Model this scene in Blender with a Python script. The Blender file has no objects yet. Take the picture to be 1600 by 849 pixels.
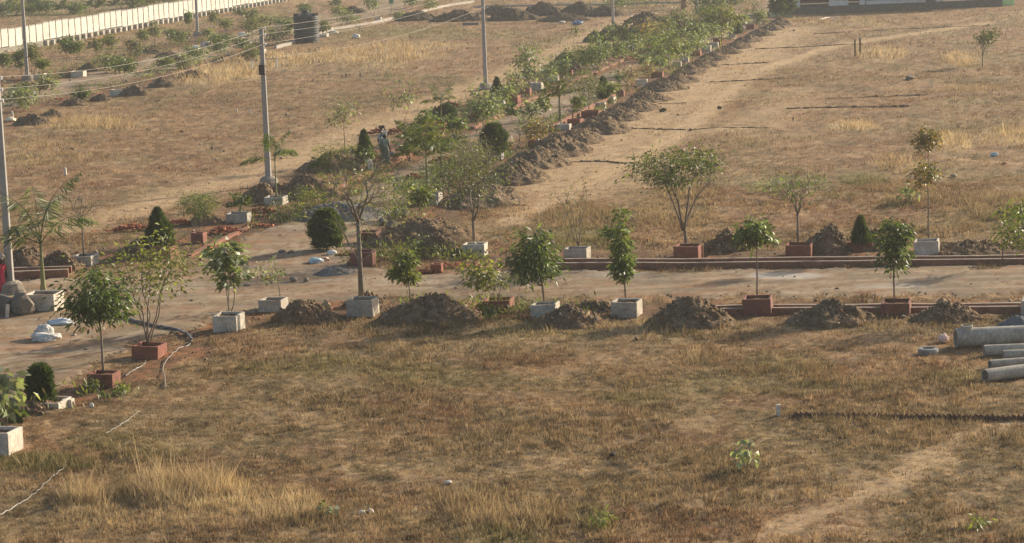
import bpy, math, random
import numpy as np
from mathutils import Matrix, Vector

# ---------------------------------------------------------------- camera, world, sun, exposure
sc = bpy.context.scene
COL = sc.collection
F = 3800.0; CAMH = 16.0; ROLL = math.radians(1.9)
TP = 594.5 / F
PITCH = math.atan(TP * math.cos(ROLL))
_r0 = Vector((1, 0, 0)); _f = Vector((0, math.cos(PITCH), -math.sin(PITCH))); _u0 = Vector((0, math.sin(PITCH), math.cos(PITCH)))
_r = _r0 * math.cos(ROLL) - _u0 * math.sin(ROLL)
_u = _u0 * math.cos(ROLL) + _r0 * math.sin(ROLL)
cam = bpy.data.cameras.new('camera'); camo = bpy.data.objects.new('camera', cam); COL.objects.link(camo)
M = Matrix.Identity(4)
for i in range(3):
    M[i][0] = _r[i]; M[i][1] = _u[i]; M[i][2] = -_f[i]
M[2][3] = CAMH
camo.matrix_world = M
cam.sensor_fit = 'HORIZONTAL'; cam.sensor_width = 36; cam.lens = 36 * F / 1600
cam.clip_start = 0.5; cam.clip_end = 6000
sc.camera = camo

SUN_EL = math.radians(21); SUN_AZ = math.radians(38)      # azimuth measured from +X towards +Y
sv = Vector((math.cos(SUN_EL) * math.cos(SUN_AZ), math.cos(SUN_EL) * math.sin(SUN_AZ), math.sin(SUN_EL)))
w = bpy.data.worlds.new('World'); sc.world = w; w.use_nodes = True
nt = w.node_tree; bg = nt.nodes['Background']
sky = nt.nodes.new('ShaderNodeTexSky'); sky.sky_type = 'NISHITA'; sky.sun_disc = False
sky.sun_elevation = SUN_EL; sky.sun_rotation = math.pi / 2 - SUN_AZ
sky.dust_density = 2.5; sky.air_density = 1.0
nt.links.new(sky.outputs[0], bg.inputs[0]); bg.inputs[1].default_value = 0.10
sl = bpy.data.lights.new('sun', 'SUN'); sl.energy = 4.7; sl.angle = math.radians(0.6); sl.color = (1.0, 0.86, 0.67)
so = bpy.data.objects.new('sun', sl); COL.objects.link(so); so.rotation_euler = sv.to_track_quat('Z', 'Y').to_euler()
sc.view_settings.view_transform = 'Standard'; sc.view_settings.look = 'None'
sc.view_settings.exposure = 0.6; sc.view_settings.gamma = 1; sc.view_settings.use_curve_mapping = False
sc.render.engine = 'CYCLES'
sc.cycles.use_denoising = True
sc.cycles.max_bounces = 4; sc.cycles.diffuse_bounces = 2; sc.cycles.transmission_bounces = 3; sc.cycles.transparent_max_bounces = 4
sc.cycles.volume_bounces = 0
sc.cycles.filter_width = 1.5

rng = np.random.default_rng(11); random.seed(5)
R_ = np.array(_r); U_ = np.array(_u); F_ = np.array(_f)

def G(u, v, z=0.0):
    """photo position (1600x849) -> world point at height z"""
    d = F_ + R_ * ((u - 800) / F) - U_ * ((v - 424.5) / F)
    t = (z - CAMH) / d[2]
    return (d[0] * t, d[1] * t, z)
def PX(u, v, z=0.0):
    """pixels per metre there"""
    p = G(u, v, z)
    return F / (p[0] * F_[0] + p[1] * F_[1] + (z - CAMH) * F_[2])
def UV(X, Y, Z=0.0):
    dz = Z - CAMH
    d = X * F_[0] + Y * F_[1] + dz * F_[2]
    a = X * R_[0] + Y * R_[1] + dz * R_[2]
    b = X * U_[0] + Y * U_[1] + dz * U_[2]
    d = np.where(d < 1, 1, d)
    return 800 + F * a / d, 424.5 - F * b / d

# ---------------------------------------------------------------- noise
def _h(ix, iy, s):
    n = (ix.astype(np.int64) * 374761393 + iy.astype(np.int64) * 668265263 + s * 1442695041) & 0xffffffff
    n = ((n ^ (n >> 13)) * 1274126177) & 0xffffffff
    return ((n ^ (n >> 16)) & 0xffff) / 65535.0
def vn(x, y, s=0):
    ix = np.floor(x); iy = np.floor(y); fx = x - ix; fy = y - iy
    fx = fx * fx * (3 - 2 * fx); fy = fy * fy * (3 - 2 * fy)
    a = _h(ix, iy, s); b = _h(ix + 1, iy, s); c = _h(ix, iy + 1, s); d = _h(ix + 1, iy + 1, s)
    return (a * (1 - fx) + b * fx) * (1 - fy) + (c * (1 - fx) + d * fx) * fy
def fbm(x, y, s=0, o=4):
    r = 0; a = 0.5; t = 0
    for i in range(o):
        r = r + a * vn(x, y, s + i * 17); t += a; a *= 0.55; x = x * 2.03 + 5.1; y = y * 2.03 + 1.7
    return r / t
def sm(a, b, x):
    t = np.clip((x - a) / (b - a), 0, 1); return t * t * (3 - 2 * t)

# ---------------------------------------------------------------- mesh helpers
class MB:
    def __init__(s): s.v = []; s.f = []; s.c = []; s.n = 0; s.m = []
    def add(s, v, f, c=None, mi=0):
        v = np.asarray(v, float).reshape(-1, 3); s.v.append(v)
        for q in f: s.f.append(tuple(int(i) + s.n for i in q)); s.m.append(mi)
        if c is None: c = (1, 1, 1)
        c = np.asarray(c, float)
        s.c.append(np.broadcast_to(c, (len(v), 3)) if c.ndim == 1 else c)
        s.n += len(v); return s
    def box(s, c, d, rz=0, col=None, mi=0, jit=0):
        x, y, z = [k / 2 for k in d]
        v = np.array([(-x,-y,-z),(x,-y,-z),(x,y,-z),(-x,y,-z),(-x,-y,z),(x,-y,z),(x,y,z),(-x,y,z)])
        if jit: v = v + rng.normal(0, jit, v.shape)
        if rz: v[:, :2] = v[:, :2] @ np.array([[math.cos(rz), math.sin(rz)], [-math.sin(rz), math.cos(rz)]])
        return s.add(v + np.array(c), [(0,3,2,1),(4,5,6,7),(0,1,5,4),(1,2,6,5),(2,3,7,6),(3,0,4,7)], col, mi)
    def tube(s, pts, rad, n=6, col=None, cap=True):
        pts = np.asarray(pts, float); k = len(pts)
        rad = np.broadcast_to(np.asarray(rad, float), (k,))
        T = np.gradient(pts, axis=0); T /= np.linalg.norm(T, axis=1)[:, None] + 1e-9
        ref = np.array([0.13, 0.97, 0.2]) if abs(T[0][2]) > .7 else np.array([0.1, 0.05, 1.0])
        A = np.cross(T, ref); A /= np.linalg.norm(A, axis=1)[:, None] + 1e-9
        B = np.cross(T, A)
        an = np.arange(n) * 2 * math.pi / n
        v = pts[:, None] + rad[:, None, None] * (np.cos(an)[None, :, None] * A[:, None] + np.sin(an)[None, :, None] * B[:, None])
        f = [(i*n+j, i*n+(j+1) % n, (i+1)*n+(j+1) % n, (i+1)*n+j) for i in range(k-1) for j in range(n)]
        if cap: f += [tuple(range(n))[::-1], tuple((k-1)*n+j for j in range(n))]
        return s.add(v.reshape(-1, 3), f, col)
    def build(s, name, mat, parent=None, loc=None, smooth=False):
        me = bpy.data.meshes.new(name)
        v = np.concatenate(s.v) if s.v else np.zeros((0, 3))
        me.from_pydata(v.tolist(), [], s.f)
        a = me.color_attributes.new('Col', 'FLOAT_COLOR', 'POINT')
        c = np.ones((len(v), 4)); c[:, :3] = np.concatenate(s.c); a.data.foreach_set('color', c.ravel())
        for m in (mat if isinstance(mat, (list, tuple)) else [mat]): me.materials.append(m)
        if isinstance(mat, (list, tuple)): me.polygons.foreach_set('material_index', s.m)
        if smooth: me.polygons.foreach_set('use_smooth', [True] * len(me.polygons))
        return link(name, me, parent, loc)
def link(name, me, parent=None, loc=None):
    o = bpy.data.objects.new(name, me); COL.objects.link(o)
    if parent: o.parent = parent
    if loc: o.location = loc
    return o
def fastmesh(name, v, quads, cols, mat, parent=None, loc=None, smooth=False):
    """v (N,3), quads (M,k) with one k"""
    me = bpy.data.meshes.new(name); M_, k = quads.shape
    me.vertices.add(len(v)); me.vertices.foreach_set('co', np.ascontiguousarray(v, dtype=np.float32).ravel())
    me.loops.add(M_ * k); me.loops.foreach_set('vertex_index', np.ascontiguousarray(quads, dtype=np.int32).ravel())
    me.polygons.add(M_); me.polygons.foreach_set('loop_start', np.arange(0, M_ * k, k, dtype=np.int32))
    if smooth: me.polygons.foreach_set('use_smooth', np.ones(M_, bool))
    me.update(calc_edges=True); me.validate()
    a = me.color_attributes.new('Col', 'FLOAT_COLOR', 'POINT')
    c = np.ones((len(v), 4), np.float32); c[:, :3] = cols; a.data.foreach_set('color', c.ravel())
    me.materials.append(mat)
    return link(name, me, parent, loc)
def thing(name, label, cat, loc=(0, 0, 0), rz=0, group=None):
    o = bpy.data.objects.new(name, None); COL.objects.link(o); o.location = loc; o.rotation_euler = (0, 0, rz)
    o.empty_display_size = .3
    return tag(o, label, cat, group)
def tag(o, label=None, cat=None, group=None, kind=None):
    if label: o['label'] = label
    if cat: o['category'] = cat
    if group: o['group'] = group
    if kind: o['kind'] = kind
    return o

# ---------------------------------------------------------------- materials
def mat(name, base=(1, 1, 1), rough=.85, nscale=3.0, namp=.25, attr=True, bump=0.0, bscale=20.0, spec=.3, trans=0.0, tcol=None, brick=False, metal=0, d3=None):
    m = bpy.data.materials.new(name); m.use_nodes = True; t = m.node_tree; N = t.nodes; L = t.links
    p = N['Principled BSDF']; out = N['Material Output']
    p.inputs['Roughness'].default_value = rough; p.inputs['Specular IOR Level'].default_value = spec; p.inputs['Metallic'].default_value = metal
    geo = N.new('ShaderNodeNewGeometry' if not brick else 'ShaderNodeTexCoord')
    pos = geo.outputs['Position'] if not brick else geo.outputs['Object']
    c = N.new('ShaderNodeRGB'); c.outputs[0].default_value = (*base, 1); cur = c.outputs[0]
    if brick:
        b = N.new('ShaderNodeTexBrick'); mp = N.new('ShaderNodeMapping'); mp.inputs['Rotation'].default_value = (math.pi/2, 0, 0)
        L.new(pos, mp.inputs[0]); L.new(mp.outputs[0], b.inputs['Vector'])
        b.inputs['Scale'].default_value = 4.0; b.inputs['Mortar Size'].default_value = .02
        b.inputs['Color1'].default_value = (*base, 1); b.inputs['Color2'].default_value = (*[k*.75 for k in base], 1)
        b.inputs['Mortar'].default_value = (.28, .22, .17, 1); cur = b.outputs[0]
    def mul(a, bsock, fac=1):
        x = N.new('ShaderNodeMix'); x.data_type = 'RGBA'; x.blend_type = 'MULTIPLY'; x.inputs[0].default_value = fac
        L.new(a, x.inputs[6]); L.new(bsock, x.inputs[7]); return x.outputs[2]
    if attr:
        at = N.new('ShaderNodeAttribute'); at.attribute_name = 'Col'; cur = mul(cur, at.outputs['Color'])
    if namp:
        for sc_, am in ((nscale, namp), (nscale * 5.3, namp * .8)):
            nz = N.new('ShaderNodeTexNoise'); nz.inputs['Scale'].default_value = sc_; nz.inputs['Detail'].default_value = 6; nz.inputs['Roughness'].default_value = .65
            L.new(pos, nz.inputs['Vector'])
            mr = N.new('ShaderNodeMapRange'); mr.inputs[1].default_value = .3; mr.inputs[2].default_value = .7
            mr.inputs[3].default_value = 1 - am; mr.inputs[4].default_value = 1 + am; L.new(nz.outputs[0], mr.inputs[0])
            cc = N.new('ShaderNodeCombineColor')
            for i in range(3): L.new(mr.outputs[0], cc.inputs[i])
            cur = mul(cur, cc.outputs[0])
    L.new(cur, p.inputs['Base Color'])
    if bump:
        nz = N.new('ShaderNodeTexNoise'); nz.inputs['Scale'].default_value = bscale; nz.inputs['Detail'].default_value = 8; nz.inputs['Roughness'].default_value = .7
        L.new(pos, nz.inputs['Vector']); bp = N.new('ShaderNodeBump'); bp.inputs['Distance'].default_value = bump; bp.inputs['Strength'].default_value = 1
        L.new(nz.outputs[0], bp.inputs['Height']); L.new(bp.outputs[0], p.inputs['Normal'])
    if trans:
        tr = N.new('ShaderNodeBsdfTranslucent'); mx = N.new('ShaderNodeMixShader'); mx.inputs[0].default_value = trans
        g = N.new('ShaderNodeMix'); g.data_type = 'RGBA'; g.blend_type = 'MULTIPLY'; g.inputs[0].default_value = 1
        L.new(cur, g.inputs[6]); g.inputs[7].default_value = (*(tcol or (1.5, 1.5, .8)), 1)
        L.new(g.outputs[2], tr.inputs[0]); L.new(p.outputs[0], mx.inputs[1]); L.new(tr.outputs[0], mx.inputs[2]); L.new(mx.outputs[0], out.inputs[0])
    return m
mGround = mat('ground_soil', rough=.95, nscale=1.3, namp=.22, bump=.05, bscale=5, spec=.1)
mRoad = mat('road_dirt', rough=.95, nscale=.8, namp=.14, bump=.03, bscale=7, spec=.1)
mGrass = mat('dry_grass', rough=.8, namp=0, trans=.32, tcol=(1.1, 1.06, .98), spec=.15)
mLeaf = mat('leaf', rough=.48, namp=0, trans=.34, tcol=(1.7, 1.7, .75), spec=.4)
mBark = mat('bark', base=(.20, .165, .125), rough=.9, nscale=9, namp=.3, bump=.01, bscale=40)
mBarkD = mat('dark_bark', base=(.12, .095, .07), rough=.9, nscale=9, namp=.3, bump=.01, bscale=40)
mPalmT = mat('palm_stem', base=(.20, .20, .085), rough=.7, nscale=6, namp=.3)
mConc = mat('concrete', base=(.37, .345, .305), rough=.9, nscale=2.2, namp=.32, bump=.006, bscale=30)
mConcP = mat('pole_concrete', base=(.36, .34, .31), rough=.85, nscale=1.2, namp=.12)
mRed = mat('red_painted_plaster', base=(.235, .095, .065), rough=.85, nscale=2.6, namp=.28, bump=.006, bscale=30)
mBrick = mat('brick', base=(.265, .125, .08), rough=.9, nscale=2.6, namp=.35, bump=.02, bscale=14)
mCement = mat('cement', base=(.36, .30, .25), rough=.9, nscale=3, namp=.25, bump=.01)
mHeap = mat('heap_soil', rough=.97, nscale=2.5, namp=.32, bump=.12, bscale=6, spec=.08)
mRock = mat('rock', rough=.9, nscale=4, namp=.35, bump=.03, bscale=14, spec=.15)
mWhite = mat('whitewash', base=(.60, .585, .54), rough=.85, nscale=1.4, namp=.16, attr=True)
mPlast = mat('plastic', rough=.35, nscale=2, namp=.12, spec=.5)
mCloth = mat('cloth', rough=.9, nscale=8, namp=.2)
mSkin = mat('skin', base=(.13, .075, .045), rough=.6, namp=0)
mHair = mat('hair', base=(.012, .01, .009), rough=.5, namp=0)
mWire = mat('wire_metal', base=(.32, .30, .26), rough=.5, namp=0, spec=.5)
mSteel = mat('dark_steel', base=(.12, .10, .09), rough=.6, namp=.1)
HAZE = 0.00030
# ---------------------------------------------------------------- where things are on the ground (measured once, kept as world positions)
def poly(pts): return np.array([G(u, v)[:2] for u, v in pts])
def inside(P, X, Y):
    r = np.zeros(X.shape, bool); n = len(P)
    for i in range(n):
        x1, y1 = P[i]; x2, y2 = P[(i + 1) % n]
        c = ((y1 > Y) != (y2 > Y)); xx = (x2 - x1) * (Y - y1) / (y2 - y1 + 1e-12) + x1
        r ^= c & (X < xx)
    return r
def segd(P, X, Y):
    d = np.full(X.shape, 1e9)
    for i in range(len(P) - 1):
        a = P[i]; b = P[i + 1]; ab = b - a; t = np.clip(((X - a[0]) * ab[0] + (Y - a[1]) * ab[1]) / (ab @ ab), 0, 1)
        d = np.minimum(d, np.hypot(X - a[0] - t * ab[0], Y - a[1] - t * ab[1]))
    return d
ROADS = [poly([(-700, 445), (-100, 436), (150, 434), (300, 418), (345, 388), (440, 347), (520, 322), (600, 277), (660, 247), (765, 193), (835, 155), (905, 128), (990, 100), (1060, 72), (1120, 40), (1190, 12), (1212, -20), (1235, -20), (1205, 22), (1120, 66), (1050, 100), (985, 128), (905, 168), (835, 203), (765, 243), (700, 277), (650, 303), (600, 340), (560, 378), (545, 412), (640, 426), (830, 424), (1100, 421), (1650, 415), (2300, 400), (2300, 452), (1650, 460), (1200, 462), (960, 466), (640, 466), (500, 470), (400, 482), (320, 508), (215, 535), (120, 590), (40, 625), (-200, 690), (-600, 760)]),
         poly([(-250, 195), (0, 138), (120, 120), (225, 93), (300, 72), (380, 50), (470, 27), (560, 8), (640, -14), (700, -14), (600, 22), (500, 47), (400, 66), (330, 92), (230, 118), (150, 138), (60, 158), (-200, 222)])]
# strips of turned red-brown soil beside the roads: polyline, half width (m), colour weight
SOIL = [([(300, 520), (420, 480), (640, 480), (900, 484), (1150, 484), (1700, 480)], 1.8), ([(700, 400), (1000, 402), (1700, 394)], 1.7),
        ([(-60, 418), (60, 410), (150, 405), (330, 375), (430, 335), (520, 280), (640, 232), (760, 180), (900, 115), (1010, 75), (1130, 30)], 3.2),
        ([(560, 400), (620, 350), (700, 300), (790, 242), (870, 200), (960, 155), (1050, 110), (1120, 72), (1200, 32)], 3.0),
        ([(0, 175), (90, 160), (190, 138), (300, 105), (400, 72), (500, 45), (640, 10)], 2.2), ([(0, 128), (110, 112), (220, 82), (330, 55), (450, 25)], 2.6),
        ([(0, 480), (60, 500), (20, 530)], 2.2), ([(60, 640), (180, 600), (300, 545)], .9), ([(720, 22), (960, 22)], 4.0)]
TRACK = [([(800, 345), (950, 268), (1050, 215), (1130, 150), (1180, 112), (1300, 72), (1540, 36)], 1.1, .9), ([(870, 300), (930, 230), (1000, 190), (1080, 140), (1150, 100), (1230, 45)], 3.6, .75),
         ([(960, 215), (1180, 200), (1250, 140)], 2.2, .5), ([(130, 355), (300, 300), (430, 262), (560, 205), (700, 152), (850, 95), (955, 42), (1000, 22)], 2.0, .8),
         ([(380, 275), (560, 205), (690, 158)], 1.6, .5), ([(20, 345), (150, 350), (300, 330)], 2.2, .35),
         ([(1640, 655), (1550, 668), (1480, 690), (1430, 728), (1370, 762), (1290, 800), (1200, 830), (1120, 860)], .52, .72), ([(1240, 770), (1330, 770), (1300, 849)], .9, .3),
         ([(560, 790), (700, 752), (840, 726), (1000, 680), (1150, 640)], .5, .25), ([(430, 640), (530, 660)], .9, .35), ([(1480, 246), (1640, 260)], .35, .8),
         ([(1180, 56), (1400, 42), (1600, 22)], 1.6, .3), ([(820, 118), (900, 80), (960, 50)], 3.2, .45)]
TRK = [(poly(p), a, b) for p, a, b in TRACK]; SOL = [(poly(p), a) for p, a in SOIL]
# patches (u, v, ru, rv, weight): straw = tall pale dry grass, green = grass still green, dark = darker ground, some of it cast shadow painted in
STRAW = [(330,118,70,16,1),(420,95,60,14,.9),(560,88,120,12,.8),(640,72,90,7,.7),(600,100,40,8,.6),(130,195,90,9,.8),(60,240,80,20,.3),(140,790,60,30,.8),(300,775,130,26,1),(430,795,80,26,.9),(240,815,160,18,.6),
         (780,800,90,26,.4),(1130,88,40,5,.6),(1375,85,40,10,.8),(1230,30,60,10,.3),(1330,198,38,8,1),(1500,92,30,10,.8),(1580,215,60,12,.9),(1490,222,30,12,.9),(1400,255,40,14,.5),(1020,512,45,10,.9),(950,510,30,7,.5),
         (1350,35,40,5,.4),(1420,300,60,16,.3),(1560,320,60,20,.35),(1050,330,60,30,.3),(900,340,80,15,.25),(1170,215,40,10,.3),(1090,560,60,12,.25),(640,545,60,12,.2),(780,25,40,4,.4),(1520,140,60,6,.4)]
GREEN = [(905,372,70,16,.75),(1250,284,46,11,.9),(1345,280,36,11,.7),(1310,305,30,7,.4),(1400,318,30,8,.35),(60,722,80,14,.7),(420,575,50,9,.35),(560,575,120,16,.4),(700,590,110,16,.35),(800,600,90,14,.35),(990,622,55,10,.4),
         (1180,600,160,20,.35),(1230,570,80,20,.35),(640,50,110,9,.55),(560,55,50,6,.5),(760,50,60,6,.3),(240,705,70,16,.35),(160,690,60,12,.4),(830,520,110,12,.3),(1130,520,80,12,.2),(1490,590,50,12,.3),(1230,110,50,5,.3),
         (80,72,16,5,.8),(90,22,120,2.6,1.0),(1510,340,60,14,.25),(930,810,24,18,.5),(780,840,60,14,.5),(520,560,50,8,.4),(1000,165,70,6,.15),(880,70,70,10,.25),(1040,4,160,3,.6),(40,8,200,9,.6)]
DARKP = [(640,515,70,10,.4),(480,620,80,14,.35),(1310,140,60,6,.6),(1200,150,60,4,.4),(1180,120,80,5,.3),(1540,128,60,5,.5),(1400,180,60,5,.5),(230,640,60,12,.3),(960,700,90,14,.3),(1240,660,90,14,.35),(1560,720,60,20,.4),
         (580,150,120,10,.3),(300,160,160,10,.25),(700,130,60,10,.35),(1500,145,60,4,.4),(1150,735,45,6,.5),(1490,640,60,10,.2),(250,12,160,2.5,.0),(700,660,120,20,.25),(420,700,120,20,.2),(1450,760,80,16,.25)]
def patch(u, v, X, Y, L, s):
    r = np.zeros(u.shape)
    wu = (fbm(X * .5, Y * .25, s, 3) - .5) * 2.2; wv = fbm(X * .35, Y * .35, s + 5, 3) - .5
    for a, b, ru, rv, wt in L:
        d = ((u - a) / ru) ** 2 + ((v - b) / rv) ** 2
        r = np.maximum(r, wt * sm(1.7, .35, d + wu * .6 + wv * .5))
    return r
def fields(X, Y):
    u, v = UV(X, Y)
    jx = (fbm(X * .9, Y * .9, 3, 3) - .5) * 1.3; jy = (fbm(X * .9, Y * .9, 9, 4) - .5) * 3.0
    road = np.zeros(X.shape, bool)
    for P in ROADS: road |= inside(P, X + jx * .7, Y + jy)
    soil = np.zeros(X.shape)
    for P, hw in SOL: soil = np.maximum(soil, sm(hw * 1.25, hw * .55, segd(P, X + jx, Y + jy * .6) ))
    trk = np.zeros(X.shape)
    for P, hw, wt in TRK: trk = np.maximum(trk, wt * sm(hw * 1.8, hw * .2, segd(P, X + jx * .6, Y + jy * .7)))
    return dict(u=u, v=v, road=road, soil=soil, trk=trk, straw=patch(u, v, X, Y, STRAW, 31), green=patch(u, v, X, Y, GREEN, 47), dark=patch(u, v, X, Y, DARKP, 77))
C3 = lambda *a: np.array(a)
RUTS = [poly(p) for p in ([(1700, 436), (1200, 444), (800, 446), (540, 446), (330, 476), (150, 530), (-50, 600)], [(1700, 428), (900, 436), (640, 438), (500, 420), (480, 380), (560, 325), (640, 275), (780, 205), (900, 142), (1050, 85), (1180, 20)], [(-50, 470), (150, 462), (330, 440), (430, 400), (500, 356), (600, 300)], [(-100, 175), (100, 128), (320, 82), (560, 15)])]
BROWN = C3(.262, .163, .086); REDB = C3(.20, .105, .058); OLIVE = C3(.185, .150, .070); DUST = C3(.41, .285, .160); STRAWC = C3(.52, .395, .22); GREENC = C3(.14, .175, .055)
SOILC = C3(.155, .088, .05); ROADC = C3(.285, .210, .128); DARKC = C3(.10, .075, .04)
def mix(a, b, t): return a * (1 - t[..., None]) + b * t[..., None]
def gcol(X, Y, f, grass=False):
    n1 = fbm(X * .16, Y * .11, 1, 4); n2 = fbm(X * .7, Y * .45, 2, 4); n3 = fbm(X * 3, Y * 2.2, 4, 3)
    c = mix(np.broadcast_to(BROWN, X.shape + (3,)), OLIVE, sm(.42, .62, n1) * .55)
    c = mix(c, REDB, sm(.5, .68, fbm(X * .25, Y * .2, 6, 3)) * .6)
    c = mix(c, DUST, sm(.5, .72, n2) * .42)
    c = mix(c, DARKC, sm(.52, .7, fbm(X * 1.1, Y * 1.3, 8, 4)) * .6)
    c = mix(c, DARKC, sm(.56, .74, fbm(X * 3.1, Y * 2.6, 88, 3)) * .6); c = mix(c, DUST, sm(.56, .76, fbm(X * 3.7, Y * 3.0, 89, 3)) * .6)
    c = mix(c, DARKC, f['dark'] * .7)
    c = mix(c, STRAWC, f['straw'] * (.6 + .5 * n3) * (1.0 if grass else .8))
    c = mix(c, GREENC, f['green'] * (.35 + .6 * n3) * (1.0 if grass else .6))
    if not grass:
        far = sm(60, 250, Y)
        c = mix(c, DUST * 1.08, np.clip(f['trk'] * (.75 + .5 * n3), 0, 1))
        so_ = np.broadcast_to(SOILC, X.shape + (3,)); so_ = mix(so_, C3(.26, .115, .055), sm(.45, .65, n2))
        so_ = mix(so_, DARKC, sm(.5, .65, fbm(X * 2.2, Y * 2.2, 12, 3)) * .7)
        c = mix(c, so_, f['soil'] * .92)
        rc = np.broadcast_to(ROADC, X.shape + (3,)) * (.66 + .62 * fbm(X * .35, Y * 1.4, 21, 5))[..., None]
        rc = mix(rc, C3(.33, .15, .075), sm(.56, .7, fbm(X * .5, Y * 1.5, 22, 4)) * .55)
        rc = mix(rc, C3(.19, .155, .115), sm(.48, .64, fbm(X * .3, Y * .7, 25, 4)) * .6); rc = mix(rc, SOILC * 1.2, sm(.60, .72, fbm(X * 2.0, Y * 2.4, 27, 3)) * .6); rc = mix(rc, C3(.40, .32, .23), sm(.58, .72, fbm(X * .22, Y * 2.2, 28, 3)) * .5)
        rut = np.zeros(X.shape)
        for P in RUTS: rut = np.maximum(rut, sm(.30, .08, np.abs(segd(P, X + (fbm(X * .15, Y * .15, 40, 2) - .5) * 1.2, Y + (fbm(X * .2, Y * .2, 41, 2) - .5) * 1.6) - .8)))
        rc = mix(rc, C3(.40, .315, .215), rut * .5 * sm(.35, .6, fbm(X * .6, Y * .6, 42, 3))); rc = mix(rc, SOILC * 1.3, sm(.62, .7, fbm(X * 5, Y * 5, 43, 2)) * .5)
        wpat = patch(f['u'], f['v'], X, Y, [(1230, 432, 60, 5, 1), (970, 430, 50, 5, .4), (1400, 448, 60, 4, .5)], 91)  # pale road patches, sun on the road put into the colour
        rc = mix(rc, C3(.46, .42, .36), wpat * .8)
        c = np.where(f['road'][..., None], rc, c)
    else:
        c = mix(c, DUST, f['trk'] * .6)
    return c * (.84 + .32 * n3)[..., None] * 1.04
# ---- the ground: one sheet, fine where it is looked at, coarse out to the horizon
vv = np.arange(1180, -60, -2.3); Yd = CAMH * F / (vv + 170)
Ys = np.concatenate([[-900, -200, -20, 10, 30], Yd[(Yd > 40)], [700, 900, 1300, 2200, 4200]])
ts = np.concatenate([[-9, -3, -1.2, -.6, -.42], np.arange(-.31, .312, .00125), [.42, .6, 1.2, 3, 9]])
TT, YY = np.meshgrid(ts, Ys); XX = TT * np.maximum(YY, 45)
fg = fields(XX, YY)
XR = ~fg['road']
amp = np.clip(1 - fg['soil'], 0, 1) * XR * (1 - .7 * fg['trk'])
ZZ = ((fbm(XX * .5, YY * .5, 51, 3) - .5) * .16 + (fbm(XX * 2.4, YY * 2.4, 55, 2) - .5) * .10) * amp - .02
ZZ = ZZ + (fbm(XX * 1.6, YY * 1.6, 57, 3) - .5) * .14 * fg['soil'] * XR
# shallow ditch along the front row
ZZ[YY > 420] = -.02; ZZ[YY < 40] = -.02
gc = gcol(XX, YY, fg)
nr, nc = XX.shape
idx = np.arange(nr * nc).reshape(nr, nc)
quads = np.stack([idx[:-1, :-1], idx[:-1, 1:], idx[1:, 1:], idx[1:, :-1]], -1).reshape(-1, 4)
V = np.stack([XX, YY, ZZ], -1).reshape(-1, 3)
tag(fastmesh('ground', V, quads, gc.reshape(-1, 3), mGround, smooth=True), kind='structure')
# ---- the roads: sheets lying on the ground, with worn ragged edges
rq = fg['road']; cell = rq[:-1, :-1] & rq[:-1, 1:] & rq[1:, 1:] & rq[1:, :-1]
far_side = (fg['u'][:-1, :-1] < 720) & (fg['v'][:-1, :-1] < 230) & (fg['v'][:-1, :-1] < 235 - .22 * (fg['u'][:-1, :-1]))
rz = np.where(rq, .012 + (fbm(XX * .8, YY * 2.5, 61, 3) - .5) * .035 + .012, .012)
for nm, mk in (('dirt_road', cell & ~far_side), ('side_road', cell & far_side)):
    q = quads[mk.reshape(-1)]; us, inv = np.unique(q, return_inverse=True)
    vr = V[us].copy(); vr[:, 2] = np.maximum(rz.reshape(-1)[us], ZZ.reshape(-1)[us] + .01)
    bd = np.ones(rq.shape, bool); bd[1:-1, 1:-1] = ~(rq[:-2, 1:-1] & rq[2:, 1:-1] & rq[1:-1, :-2] & rq[1:-1, 2:]); vr[:, 2] = np.where(bd.reshape(-1)[us], ZZ.reshape(-1)[us] - .006, vr[:, 2])
    tag(fastmesh(nm, vr, inv.reshape(-1, 4), gc.reshape(-1, 3)[us], mRoad, smooth=True), kind='structure')

def hgt(x, y):
    x = np.asarray(x, float); y = np.asarray(y, float)
    f = fields(x, y); a = np.clip(1 - f['soil'], 0, 1) * ~f['road'] * (1 - .7 * f['trk'])
    z = ((fbm(x * .5, y * .5, 51, 3) - .5) * .16 + (fbm(x * 2.4, y * 2.4, 55, 2) - .5) * .10) * a - .02 + (fbm(x * 1.6, y * 1.6, 57, 3) - .5) * .14 * f['soil'] * ~f['road']
    return z, f

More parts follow.
